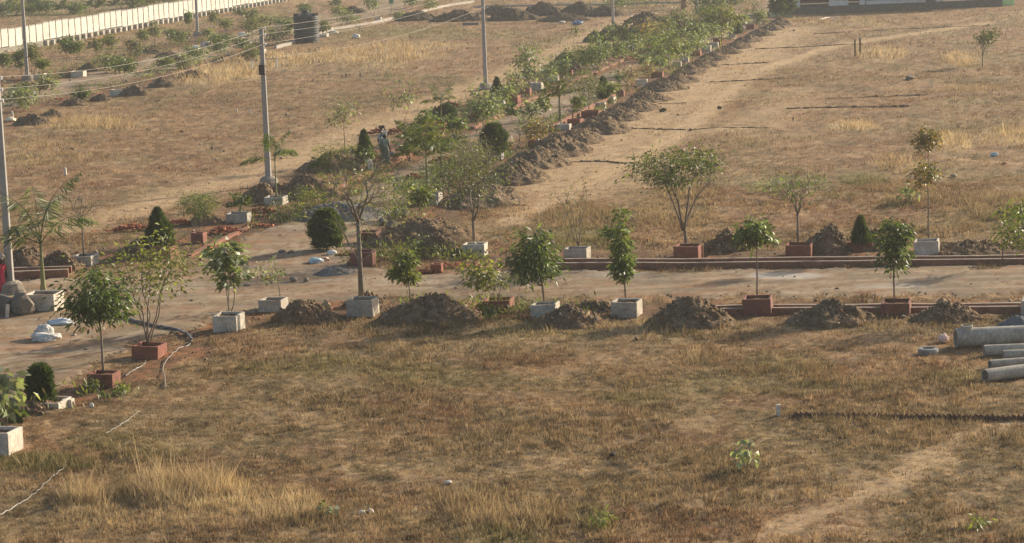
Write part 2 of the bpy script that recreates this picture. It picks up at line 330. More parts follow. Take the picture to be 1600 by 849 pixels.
# ---- grass: one sheet of tufts of real blades
def tufts(name, n, Y0, Y1, tl, tr, nb, hh, ww, spread, minw=0.0, seed=0, boost=None):
    g = np.random.default_rng(seed)
    # area-uniform sampling in the fan
    Y = np.sqrt(g.uniform(Y0 ** 2, Y1 ** 2, n)); X = g.uniform(tl, tr, n) * Y
    z, f = hgt(X, Y)
    dens = (1 - .97 * f['soil']) * (~f['road']) * (1 - .97 * f['trk'])
    dens = dens * (.55 + .7 * sm(.42, .60, fbm(X * 1.4, Y * 1.1, 71, 4)) + 1.1 * f['straw'] + .8 * f['green'])
    keep = g.random(n) < dens
    X, Y, z = X[keep], Y[keep], z[keep]; f = {k: a[keep] for k, a in f.items()}
    n = len(X); c = gcol(X, Y, f, True) * g.uniform(.45, 1.6, (n, 1))
    c = mix(c, STRAWC, (g.random(n) < .20) * .6)
    H = hh * (.5 + .9 * g.random(n)) * (.62 + 2.3 * f['straw'] + .5 * f['green']) * np.where(g.random(n) < .05, 1.9, .9) * (.55 + .9 * sm(.35, .7, fbm(X * .3, Y * .3, 75, 3)))
    X = np.repeat(X, nb); Y = np.repeat(Y, nb); z = np.repeat(z, nb); H = np.repeat(H, nb) * g.uniform(.5, 1.15, n * nb); c = np.repeat(c, nb, 0) * g.uniform(.8, 1.25, (n * nb, 1))
    an = g.uniform(0, 2 * math.pi, n * nb); r = spread * np.sqrt(g.random(n * nb))
    bx = X + np.cos(an) * r; by = Y + np.sin(an) * r
    lean = g.uniform(.15, .9, n * nb) * H
    la = an + g.normal(0, .6, n * nb)
    wa = g.uniform(0, math.pi, n * nb); w2 = ww * g.uniform(.6, 1.4, n * nb) / 2
    A = np.stack([bx - np.cos(wa) * w2, by - np.sin(wa) * w2, z - .03], 1); B = np.stack([bx + np.cos(wa) * w2, by + np.sin(wa) * w2, z - .03], 1)
    Cc = np.stack([bx + np.cos(la) * lean, by + np.sin(la) * lean, z + H], 1)
    v = np.stack([A, B, Cc], 1).reshape(-1, 3)
    return v, np.repeat(c, 3, 0)
Ls = [tufts('a', 90000, 52, 84, -.27, .27, 7, .16, .030, .11, seed=1), tufts('b', 96000, 84, 130, -.27, .27, 6, .18, .040, .16, seed=2),
      tufts('c', 62000, 130, 215, -.26, .26, 5, .18, .05, .30, seed=3), tufts('d', 56000, 215, 370, -.25, .25, 4, .22, .09, .45, seed=4)]
gv = np.concatenate([a for a, b in Ls]); gcc = np.concatenate([b for a, b in Ls])
tag(fastmesh('dry_grass', gv, np.arange(len(gv)).reshape(-1, 3), np.clip(gcc, 0, .8), mGrass),
    'tufts of dry brown, straw and patchy green grass over the open plots', 'grass', kind='stuff')
# ---------------------------------------------------------------- builders
RDIR = math.atan2(G(1114, 75)[0] - G(667, 310)[0], G(1114, 75)[1] - G(667, 310)[1])   # heading of the long road
AX = np.array([math.cos(RDIR), -math.sin(RDIR)]); AY = np.array([math.sin(RDIR), math.cos(RDIR)])
def planter(u, v, wpx, hpx, mat_, label, group, rz=0.0, col=(1, 1, 1), d=None, open_=True):
    """u, v = middle of the foot of the front face in the photo"""
    s = PX(u, v); wd = wpx / s; h = max(.22, hpx / s * 1.02); d = d or wd * (.95 if wd < 1.15 else .85)
    x, y, _ = G(u, v); c = np.array([x, y]) + AY * d / 2
    t = thing('tree_planter', label, 'planter', (c[0], c[1], -.04), -RDIR + rz + rng.normal(0, .05), group); t.rotation_euler[0] = rng.normal(0, .018); t.rotation_euler[1] = rng.normal(0, .018)
    h += .04; b = MB(); k = .09
    o = np.array([(-wd/2, -d/2), (wd/2, -d/2), (wd/2, d/2), (-wd/2, d/2)]); i = o * np.array([(wd - 2 * k) / wd, (d - 2 * k) / d])
    j = lambda a: a + rng.normal(0, .006, a.shape)
    vs = []
    for P_, z in ((o, 0), (o * .995, h), (i, h), (i, h * .35)):
        P2 = j(P_); vs += [(p[0], p[1], z + rng.normal(0, .006)) for p in P2]
    f = []
    for r in range(3):
        for q in range(4): f.append((r*4+q, r*4+(q+1) % 4, (r+1)*4+(q+1) % 4, (r+1)*4+q))
    b.add(vs, f, col); ob = b.build('box', mat_, t)
    bv = ob.modifiers.new('b', 'BEVEL'); bv.width = .014; bv.segments = 2; bv.limit_method = 'ANGLE'
    n = 7; gx, gy = np.meshgrid(np.linspace(i[0][0] - .01, i[1][0] + .01, n), np.linspace(i[0][1] - .01, i[2][1] + .01, n))
    gz = h - .10 + (fbm(gx * 5 + u, gy * 5, 3, 2) - .5) * .12
    q = np.arange(n*n).reshape(n, n); qs = np.stack([q[:-1, :-1], q[:-1, 1:], q[1:, 1:], q[1:, :-1]], -1).reshape(-1, 4)
    fastmesh('soil', np.stack([gx, gy, gz], -1).reshape(-1, 3), qs, np.broadcast_to(SOILC * 1.1, (n*n, 3)), mHeap, t)
    return t, c, h - .16
def planterv(*a, **k): return planter(*a, **k)

def heap(u, v, wpx, hpx, label, name='earth_heap', col=(.165, .110, .064), cat='heap', group=None, peak=0.0, deep=.75, rocks=.0, sharp=1.15, lit=(.235, .160, .095), seedk=None, matl=None, amp=1.0, rot=0.0):
    """foot middle of the front edge (u, v), width and height in photo pixels"""
    s = PX(u, v); W = wpx / s; H = hpx / s * (.76 if hpx > 30 else .85); D = W * deep
    x, y, _ = G(u, v); c = np.array([x, y + D * .42]); sd = int(u * 7 + v)
    g = np.random.default_rng(sd); nr_, na = (44, 104) if W * s > 70 else (22, 52)
    rr = np.linspace(0, 1.08, nr_); aa = np.linspace(0, 2 * math.pi, na, endpoint=False)
    RR, AA = np.meshgrid(rr, aa, indexing='ij')
    wob = 1 + .22 * (fbm(np.cos(AA) * 1.3 + sd, np.sin(AA) * 1.3 + sd * .3, 5, 3) - .5) * 2
    ux = np.cos(AA) * RR; uy = np.sin(AA) * RR
    px_ = ux * W / 2 * wob; py_ = uy * D / 2 * wob
    wx, wy = px_ + x, py_ + c[1]
    jx_ = ux + (fbm(wx * 1.6, wy * 1.6, sd % 71, 2) - .5) * .30; jy_ = uy + (fbm(wx * 1.6, wy * 1.6, sd % 67, 2) - .5) * .30
    def cone(cx, cy, r, h): 
        d_ = np.sqrt((jx_ - cx) ** 2 + (jy_ - cy) ** 2 + .012) / r
        return h * np.clip(1.08 - d_, 0, 1) ** .92
    hz = cone(peak * .6, 0, .98, 1.0)
    for _ in range(5):
        a0 = g.uniform(0, 2 * math.pi); q0 = g.uniform(.25, .6); r_ = g.uniform(.38, .62)
        hz = np.maximum(hz, cone(math.cos(a0) * q0, math.sin(a0) * q0, min(r_, 1.02 - q0), g.uniform(.45, .8)))
    hz = hz / max(hz.max(), .1) * H
    n2 = fbm(wx * 1.9, wy * 1.9, sd % 97, 3) - .5; n3 = fbm(wx * 5.5, wy * 5.5, sd % 91, 3) - .5; n4 = vn(wx * 12, wy * 12, sd % 89) - .5; n5 = np.abs(vn(wx * 7, wy * 7, sd % 59) - .5)
    hz = hz + (n2 * .34 * H + amp * (n3 * .20 + n4 * .09 + n5 * .14)) * sm(1.0, .7, RR); hz = np.where(RR > .97, -.15, hz); hz[0] = hz[0].mean()
    V_ = np.stack([px_, py_ , hz - .02], -1).reshape(-1, 3)
    k = np.arange(nr_ * na).reshape(nr_, na); kn = np.roll(k, -1, 1)
    q = np.stack([k[:-1], k[1:], kn[1:], kn[:-1]], -1).reshape(-1, 4)
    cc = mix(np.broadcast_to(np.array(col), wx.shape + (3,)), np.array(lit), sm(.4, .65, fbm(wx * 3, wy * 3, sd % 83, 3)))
    cc = mix(cc, C3(.32, .25, .17), (n4 > .34) * .7)
    o = fastmesh(name, V_, q, cc.reshape(-1, 3), matl or mHeap, loc=(x, c[1], 0)); o.rotation_euler = (0, 0, rot)
    if name == 'earth_heap' and W * s > 50:
        m_ = int(190 if W * s > 70 else 80); pi = g.integers(na * 2, nr_ * na - na * 4, m_); P = V_[pi]; S = g.uniform(.03, .10, m_) * (1 if W * s > 80 else 1.4)
        bs = np.array([(1,0,0),(0,1,0),(-1,0,0),(0,-1,0),(0,0,1),(0,0,-1)], float); v_ = bs[None] * S[:, None, None] * g.uniform(.5, 1.2, (m_, 6, 1)) + P[:, None]
        t_ = np.array([(0,1,4),(1,2,4),(2,3,4),(3,0,4),(1,0,5),(2,1,5),(3,2,5),(0,3,5)]); q_ = (np.arange(m_)[:, None, None] * 6 + t_[None]).reshape(-1, 3)
        pal = np.array([(.26, .19, .12), (.13, .10, .065), (.36, .27, .17), (.22, .12, .07)]); fastmesh('clods', v_.reshape(-1, 3), q_, np.repeat(pal[g.integers(0, 4, m_)], 6, 0), mRock, o)['kind'] = 'stuff'
    return tag(o, label, cat, group)

def rock(u, v, wpx, hpx, label, name='rock', col=(.24, .185, .125), cat='rock', group=None, z=0.0, flat=1.0, tilt=0):
    s = PX(u, v, z); W = wpx / s; H = hpx / s; import bmesh
    bm = bmesh.new(); bmesh.ops.create_icosphere(bm, subdivisions=2, radius=.5)
    g = np.random.default_rng(int(u * 13 + v))
    pl = g.normal(0, 1, (7, 3)); pl /= np.linalg.norm(pl, axis=1)[:, None]; dd = g.uniform(.26, .42, 7)
    for vv_ in bm.verts:
        p = np.array(vv_.co)
        for a, b in zip(pl, dd):
            t = p @ a - b
            if t > 0: p = p - a * t
        vv_.co = p * (1 + g.normal(0, .02))
    me = bpy.data.meshes.new(name); bm.to_mesh(me); bm.free()
    co = np.empty(len(me.vertices) * 3); me.vertices.foreach_get('co', co); co = co.reshape(-1, 3)
    e = co.max(0) - co.min(0); co = co / e * np.array([W, W * .8 * flat, H]); co[:, 2] += H * .42
    me.vertices.foreach_set('co', co.ravel())
    a = me.color_attributes.new('Col', 'FLOAT_COLOR', 'POINT'); cc = np.ones((len(co), 4)); cc[:, :3] = col; a.data.foreach_set('color', cc.ravel()); me.materials.append(mRock)
    p = G(u, v, z); o = link(name, me, loc=(p[0], p[1] + W * .35, z - .01)); o.rotation_euler = (0, tilt, g.uniform(0, 3))
    return tag(o, label, cat, group)

def leaves(C, D, L, W, col, g, fold=.25):
    """C centres, D unit directions, L lengths, W widths, col (N,3) -> verts/quads"""
    n = len(C); up = g.normal(0, 1, (n, 3)); up[:, 2] += 1.2
    S = np.cross(D, up); S /= np.linalg.norm(S, axis=1)[:, None] + 1e-9
    Nn = np.cross(S, D); L = np.broadcast_to(L, n)[:, None]; W = np.broadcast_to(W, n)[:, None]
    m_ = C + D * L * .5
    v = np.stack([C, m_ + S * W * .5 + Nn * W * fold, C + D * L - Nn * W * .15, m_ - S * W * .5 + Nn * W * fold], 1)
    return v.reshape(-1, 3), np.repeat(col, 4, 0)
def unit(a): return a / (np.linalg.norm(a, axis=-1, keepdims=True) + 1e-9)
LG = dict(green=(.085, .120, .036), dark=(.042, .070, .022), yell=(.20, .22, .05), oliv=(.12, .13, .05), pale=(.27, .30, .19), grey=(.13, .12, .07), blue=(.055, .095, .055), brig=(.14, .19, .05), rust=(.28, .15, .05))
def tree(u, v, top, wpx, label, kind='leafy', col='green', z=.3, c0=.4, n=500, name=None, cat='tree', group=None, stems=1, ll=.17, lw=.055, off=0, fork=.3, cl=None, rc=None, r0=None, lean=0, col2=None, bark=None, x=None, spiky=0, pos=None):
    """u, v foot of the stem in the photo, top = photo row of the tip, wpx crown width, off = crown centre offset in px"""
    ll *= 1.2; lw *= 1.35; n = int(n * (1.0 if kind == 'palm' else 1.7 if kind in ('cone', 'ball') else 1.45))
    p = pos or G(u, v, z); s = F / (p[0] * F_[0] + p[1] * F_[1] + (p[2] - CAMH) * F_[2]); H = max(.4, (v - top) / s / math.cos(PITCH)); W = wpx / s
    g = np.random.default_rng(int(u * 31 + v * 7 + top)); OX = off / s + math.sin(ROLL) * H * .0
    name = name or {'palm': 'palm_tree'}.get(kind, 'young_tree')
    t = thing(name, label, cat, p, 0, group)
    tk = MB(); c_ = np.array(LG[col]); c2 = np.array(LG[col2]) if col2 else c_ * 1.45
    r0 = r0 or max(.014, H * .011)
    if kind == 'palm':
        th = H * c0
        pts = np.array([(OX * .5 * (k / 6) ** 2, 0, th * k / 6) for k in range(7)]); rad = np.linspace(r0 * 1.9, r0 * .9, 7); rad[0] *= 1.5
        tk.tube(np.vstack([pts[:1] - (0, 0, .15), pts]), np.r_[rad[0], rad], 8); tk.build('trunk', bark or mPalmT, t, smooth=True)
        apex = pts[-1]; nf = n if n < 30 else 9; vs = []; cs = []; st = MB()
        for k in range(nf):
            a = 2 * math.pi * (k + g.uniform(-.25, .25)) / nf; el = (1.5, .75, 1.2, .45, 1.38, .95, 1.1)[k % 7] + g.uniform(-.08, .08)
            Lf = math.hypot(W / 2, H - th) * g.uniform(.8, 1.08); m_ = 12
            tt = np.linspace(0, 1, m_); ang = el - tt ** 1.3 * g.uniform(.9, 1.5)
            dr = np.cumsum(np.cos(ang)) / m_ * Lf; dz = np.cumsum(np.sin(ang)) / m_ * Lf
            dirx = np.array([math.cos(a), math.sin(a) * .9])
            P = np.stack([apex[0] + dirx[0] * dr, apex[1] + dirx[1] * dr, apex[2] + dz], 1)
            st.tube(np.vstack([apex[None], P]), np.linspace(r0 * .45, .004, m_ + 1), 4, col=c_ * 1.5)
            T = unit(np.gradient(P, axis=0)); side = unit(np.cross(T, (0, 0, 1.0)))
            for q in range(72):
                f_ = g.uniform(.12, 1); i_ = f_ * (m_ - 1); i0 = int(min(i_, m_ - 2)); C0 = P[i0] * (1 - i_ + i0) + P[i0 + 1] * (i_ - i0)
                sg = 1 if q % 2 else -1
                d = unit(side[i0] * sg * .6 + T[i0] * .5 + np.array([0, 0, -.6 + g.uniform(-.3, .3)]))
                vs.append((C0, d, Lf * .27 * math.sin(math.pi * min(.98, .15 + f_ * .8)) + .04))
        C = np.array([a[0] for a in vs]); Dd = np.array([a[1] for a in vs]); Lq = np.array([a[2] for a in vs])
        cc = c_ * (1 - (r := g.random((len(C), 1)) ** 2)) + c2 * r
        va, ca = leaves(C, Dd, Lq, max(.05, lw), cc * g.uniform(.7, 1.3, (len(C), 1)), g, .1)
        sv_ = np.concatenate(st.v); b = MB(); b.add(va, [(4*i, 4*i+1, 4*i+2, 4*i+3) for i in range(len(C))], ca)
        for a_, c__ in zip(st.v, st.c): pass
        b.add(sv_, st.f, np.concatenate(st.c)); b.build('crown', mLeaf, t)
        return t
    if kind in ('cone', 'ball'):
        tk.tube([(0, 0, -.1), (0, 0, H * .5)], [r0 * 1.6, r0], 6); tk.build('trunk', bark or mBarkD, t)
        N_ = n; zz = g.random(N_) ** (.8 if kind == 'ball' else 1.25); a = g.uniform(0, 2 * math.pi, N_)
        prof = (np.sqrt(np.clip(1 - ((zz - .42) / .60) ** 2, 0, 1)) if kind == 'ball' else np.clip((1 - zz) ** .8 * (.72 + .9 * np.clip(zz * 3, 0, .5)), 0, 1))
        rr = prof * (1 - .55 * g.random(N_) ** 2.2) * W / 2 * (.42 + 1.1 * fbm(a * 1.6 + u, zz * 5, 3, 3)); rr = rr * np.where(g.random(N_) < .07, 1.22, 1)
        C = np.stack([np.cos(a) * rr, np.sin(a) * rr, zz * H * .95 + .02], 1)
        D = unit(np.stack([np.cos(a) * .45, np.sin(a) * .45, np.full(N_, 1.0)], 1) + g.normal(0, .35, (N_, 3)))
        k = g.random((N_, 1)) ** 1.5; va, ca = leaves(C, D, g.uniform(.7, 1.3, N_) * ll, lw, (c_ * (1 - k) + c2 * k) * g.uniform(.7, 1.25, (N_, 1)), g)
        fastmesh('crown', va, np.arange(len(va)).reshape(-1, 4), ca, mLeaf, t)
        return t
    # --- broad-leaved saplings and bare ones
    ncl = cl or max(8, int(n / 28)); zb = c0
    pts_cl = []
    for _ in range(ncl * 12):
        if len(pts_cl) >= ncl: break
        q = g.normal(0, 1, 3); q = q / np.linalg.norm(q) * (g.random() ** .45 * (1.0 if kind != 'spread' else 1.0))
        if kind == 'spread' and (q[2] < -.55 + .5 * abs(q[0])): continue
        if kind == 'leafy': q[:2] *= (.55 + .45 * math.cos(q[2] * 1.4))
        P = np.array([OX + q[0] * W / 2 * .88, q[1] * W / 2 * .85, H * (zb + (1 - zb) * (.5 + q[2] * .47))])
        if isinstance(x, tuple):
            a_, b_, o_, w__ = x[len(pts_cl) % len(x)]; P = np.array([OX + o_ * W + q[0] * W / 2 * .8 * w__, q[1] * W / 2 * .8 * w__, H * (a_ + (b_ - a_) * (.5 + q[2] * .45))])
        if all(np.linalg.norm(P - o) > W * .10 for o in pts_cl): pts_cl.append(P)
    pts_cl = np.array(pts_cl)
    segs = []
    if stems == 1 and kind != 'spread' and kind != 'bare':
        m_ = 8; tt = np.linspace(0, 1, m_); wob = g.normal(0, .012 * H, (m_, 2)).cumsum(0) * .6; wob -= wob[0]
        P = np.stack([OX * tt ** 1.5 + wob[:, 0] * tt, wob[:, 1], tt * H * .93], 1)
        P[0, 2] = -.12; tk.tube(P, np.linspace(r0 * 1.25, r0 * .35, m_), 7); segs = [P]
    else:
        fz = H * fork; k_ = stems if stems > 1 else 5
        if kind in ('spread', 'bare') and stems == 1:
            P = np.array([(0, 0, -.12), (OX * .02, 0, fz * .5), (OX * .12, 0, fz)]); tk.tube(P, [r0 * 1.35, r0 * 1.1, r0 * .95], 8); base = P[-1]; segs.append(P)
        else: base = np.array([0, 0, -.1])
        # limbs end at far-out clusters
        ends = []
        for i in range(k_):
            a = 2 * math.pi * (i + g.uniform(-.2, .2)) / k_ + .4; 
            ends.append(np.array([OX + math.cos(a) * W * .36, math.sin(a) * W * .3, H * g.uniform(.72, .97)]))
        for E in ends:
            m_ = 7; tt = np.linspace(0, 1, m_)[:, None]; b0 = base + g.normal(0, r0 * .8, 3) * (1, 1, 0)
            mid = (b0 + E) / 2 + np.array([(b0[0] - E[0]) * .12, (b0[1] - E[1]) * .12, H * .06])
            P = (1 - tt) ** 2 * b0 + 2 * tt * (1 - tt) * mid + tt ** 2 * E + g.normal(0, .022 * H, (m_, 3)) * np.sin(tt * math.pi)
            tk.tube(P, np.linspace(r0 * (.75 if stems == 1 else .9), r0 * .16, m_), 6); segs.append(P)
    allp = np.concatenate(segs)
    for P in pts_cl:
        cand = allp[allp[:, 2] < P[2] + .02 * H]
        if not len(cand): cand = allp
        d = np.linalg.norm(cand - P, axis=1) + .6 * np.maximum(0, (H * .15 - (P[2] - cand[:, 2])))
        A = cand[d.argmin()]; mid = (A + P) / 2 + np.array([0, 0, -.02 * H]) + g.normal(0, .02 * H, 3)
        tk.tube([A, mid, P], [r0 * .3, r0 * .22, r0 * .1], 4, cap=False)
        if kind in ('bare',) or x == 'twigs':
            for _ in range(5 if kind == 'bare' else 3):
                E = P + g.normal(0, 1, 3) * W * .10 + (0, 0, W * .07); tk.tube([mid, (mid + P) / 2 + g.normal(0, .03, 3), E], [r0 * .18, r0 * .14, .004], 3, cap=False)
    tk.build('trunk', bark or mBark, t, smooth=True)
    if n > 0:
        per = max(3, n // len(pts_cl)); rc_ = rc or W * .12
        wgt = g.uniform(.25, 1.6, len(pts_cl)); ix_ = g.choice(len(pts_cl), per * len(pts_cl), p=wgt / wgt.sum()); ci = pts_cl[ix_]; m_ = len(ci); rc_ = (rc_ * np.sqrt(wgt))[ix_][:, None]
        off_ = g.normal(0, 1, (m_, 3)) * rc_ * (1, 1, .7)
        C = ci + off_; hd = unit(off_ * (1, 1, .5) + g.normal(0, .5, (m_, 3)) * rc_)
        D = unit(hd + np.array([0, 0, -.55 if kind == 'leafy' else (-.15 if not spiky else .5)]))
        tone = g.random(len(pts_cl))[ix_][:, None]; k = np.clip(g.random((m_, 1)) ** 2 * .8 + tone * .35 * 1.0, 0, 1)
        va, ca = leaves(C, D, g.uniform(.6, 1.3, m_) * ll, lw * g.uniform(.7, 1.3, m_), (c_ * (1 - k) + c2 * k) * g.uniform(.5, 1.65, (m_, 1)), g)  # wide tone spread per leaf puts sunlit glints and dark leaves into the colour
        fastmesh('crown', va, np.arange(len(va)).reshape(-1, 4), ca, mLeaf, t)
    return t
# ================================================================ the large structure
# ---- white precast boundary wall
fa = np.array(G(-32, 90)[:2]); fb = np.array(G(475, -4)[:2]); fd = fb - fa; FL = float(np.linalg.norm(fd)); fd /= FL; frz = math.atan2(fd[1], fd[0])
wall = thing('boundary_wall', 'long cream white precast concrete wall with toothed top behind the far road', 'wall', (fa[0], fa[1], 0), frz)
bay = 2.12; nb_ = int(FL / bay); g_ = np.random.default_rng(2)
MB().box((FL / 2, .0, .22), (FL, .34, .70), col=(.62, .60, .55)).build('plinth', mConc, wall)
step = 0
for i in range(nb_):
    xx = i * bay; zb = .56 + (.10 if i % 9 < 4 else 0)
    MB().box((xx, -.03, 1.15 + zb / 2), (.085, .11, 1.95 + zb), col=(.75, .72, .64)).build('post', mConc, wall)
    b = MB(); ti = g_.uniform(.93, 1.04)
    for k in range(6): b.box((xx + bay / 2, g_.normal(0, .008), zb + .155 + k * .31), (bay - .14, .05, .30), col=np.array((1, .985, .94)) * ti * g_.uniform(.94, 1.02))
    for k in range(5):
        cx = xx + .07 + (k + .5) * (bay - .14) / 5; h0 = zb + 1.86
        b.add([(cx - .17, -.025, h0), (cx + .17, -.025, h0), (cx + .12, -.025, h0 + .1), (cx, -.025, h0 + .24), (cx - .12, -.025, h0 + .1), (cx - .17, .025, h0), (cx + .17, .025, h0), (cx + .12, .025, h0 + .1), (cx, .025, h0 + .24), (cx - .12, .025, h0 + .1)],
              [(0, 1, 2, 3, 4), (9, 8, 7, 6, 5), (1, 6, 7, 2), (2, 7, 8, 3), (3, 8, 9, 4), (4, 9, 5, 0)], np.array((1, .985, .94)) * ti)
    b.build('panel', mWhite, wall)
    if i % 1 == 0 and i > 8:
        MB().box((xx + .15, -.36, .26), (.42, .38, .62 + g_.uniform(-.08, .08)), col=np.array((.9, .88, .82)) * g_.uniform(.7, 1), jit=.015).build('plinth_block', mWhite, wall)

# ---- building at the top right edge: plinth, columns, slab
ba = np.array(G(1232, 24)[:2]); bb = np.array(G(1566, 10)[:2]); bd = bb - ba; BL = float(np.linalg.norm(bd)); brz = math.atan2(bd[1], bd[0])
bld = thing('unfinished_building', 'grey building plinth with white columns at the top right edge', 'building', (ba[0], ba[1], 0), brz)
MB().box((BL / 2, 4.5, .42), (BL, 9, .95), col=(.30, .31, .31)).build('plinth', mConc, bld)
for fx in (.036, .205, .345, .52, .70, .86, .97):
    MB().box((BL * fx, .35, 2.6), (1.05 if fx < .04 else .62, .5, 3.4), col=(1.1, 1.15, 1.18)).build('column', mWhite, bld)
MB().box((BL / 2, 4.6, 3.6 + .85), (BL + .6, 9.4, .3)).build('roof_slab', mConc, bld)
MB().box((BL / 2, 6.6, 2.6), (BL - .4, .2, 3.2), col=(.28, .24, .19)).build('back_wall', mConc, bld)
MB().box((BL * .235, .25, 1.16), (2.4, .4, .8), col=(1.1, 1.15, 1.18)).build('low_parapet', mWhite, bld)
MB().box((BL * .50, .22, 1.08), (7.6, .4, .6), col=(.95, 1.02, 1.08)).build('low_parapet', mWhite, bld)
p = G(1575, 9); gt = thing('sign_board', 'pale green board leaning beside the grey plinth in the top right corner', 'board', (p[0], p[1], 0), -.1)
MB().box((0, 0, .72), (1.6, .08, 1.45), col=(.42, .72, .30)).build('panel', mPlast, gt)
for sx in (-.7, .7): MB().box((sx, .08, .62), (.07, .07, 1.3)).build('leg', mSteel, gt)

# ---- brick drain walls
def wall_line(pts, h, th, label, name='brick_kerb', group=None, cap=True, z=0, mt=None, cat='kerb'):
    P = [np.array(G(u, v)[:2]) for u, v in pts]
    t = thing(name, label, cat, (P[0][0], P[0][1], 0), 0, group); o = P[0]; b = MB(); c = MB()
    ex = []
    for a_, b_ in zip(P[:-1], P[1:]):
        L_ = float(np.linalg.norm(b_ - a_)); k = max(1, int(L_ / 1.4))
        for i in range(k): ex.append(a_ + (b_ - a_) * i / k)
    ex.append(P[-1]); ex = np.array(ex) - o; m_ = len(ex)
    T = unit(np.gradient(ex, axis=0)); Nn = np.stack([-T[:, 1], T[:, 0]], 1)
    hh = h * (1 + .07 * np.sin(np.arange(m_) * .9) + rng.normal(0, .04, m_)); wv = rng.normal(0, .02, m_)
    ex = ex + Nn * wv[:, None]
    def strip(bm_, w0, z0, z1, col):
        l, r = ex + Nn * w0 / 2, ex - Nn * w0 / 2
        V_ = np.concatenate([np.c_[l, np.full(m_, 0.) + z0], np.c_[r, np.full(m_, 0.) + z0], np.c_[r, z1], np.c_[l, z1]])
        f = []
        for i in range(m_ - 1):
            for q in range(4):
                q2 = (q + 1) % 4; f.append((q*m_+i, q*m_+i+1, q2*m_+i+1, q2*m_+i))
        f += [(0, m_, 2*m_, 3*m_), (3*m_+m_-1, 2*m_+m_-1, m_+m_-1, m_-1)]
        bm_.add(V_, f, col)
    strip(b, th, -.1, hh, (1, 1, 1)); b.build('brick_course', mt or mBrick, t)
    if cap: strip(c, th * 1.08, hh - .0, hh + .035, (1, .93, .84)); c.build('cement_top', mCement, t)
    return t
KG = 'low brick drain walls beside the dirt roads'
wall_line([(806, 420), (1000, 418.5), (1200, 417), (1400, 415), (1690, 411)], .20, .16, 'front low brick drain wall along the far side of the cross road', group=KG)
wall_line([(790, 414), (1000, 412.5), (1200, 411), (1400, 409), (1690, 405)], .20, .16, 'rear low brick drain wall along the far side of the cross road', group=KG)
wall_line([(1118, 485.5), (1250, 484.5), (1400, 483), (1690, 481)], .17, .16, 'rear low brick drain wall between near planters and earth heaps', group=KG)
wall_line([(1125, 490.5), (1250, 489.5), (1400, 488), (1690, 486)], .17, .16, 'front low brick drain wall between near planters and earth heaps', group=KG)
wall_line([(-40, 436), (30, 435), (107, 432)], .27, .2, 'front low brick drain wall behind the palm at the left edge', group=KG)
wall_line([(-40, 429), (30, 427), (112, 425)], .22, .16, 'rear low brick drain wall behind the palm at the left edge', group=KG)
wall_line([(296, 402), (345, 377), (398, 352)], .11, .22, 'crumbling red brick wall beside the junction near the conical bush', group=KG, cap=False)
wall_line([(520, 300), (545, 287), (596, 262), (655, 238)], .2, .3, 'orange brick drain wall where the two people walk', group=KG, cap=False)
wall_line([(738, 202), (790, 178), (838, 154)], .2, .3, 'orange brick drain wall in front of the white and red planters', group=KG, cap=False)
wall_line([(852, 148), (890, 130), (935, 112), (985, 90)], .18, .3, 'farther orange brick drain wall along the left side of the long road', group=KG, cap=False)
wall_line([(862, 206), (890, 190), (925, 172), (960, 156)], .4, .2, 'upright orange brick wall on the right side of the long road', group=KG, cap=False)
wall_line([(430, 76), (470, 66), (520, 47), (580, 38), (640, 24), (700, 10), (740, 4)], .28, .25, 'low pale kerb along the near side of the far road', group=KG, mt=mConc)
wall_line([(740, 12), (860, 9), (960, 8), (1064, 5)], .2, .3, 'low pale kerb crossing at the top behind the dark heaps', group=KG, mt=mConc)
p = G(1069, 14); t = thing('brick_pillar', 'square red brick pillar among trees at the top edge', 'pillar', (p[0], p[1], 0), -RDIR)
MB().box((0, 0, 1.6), (.75, .75, 3.3)).build('shaft', mBrick, t); MB().box((0, 0, 3.33), (.9, .9, .14)).build('cap', mCement, t)

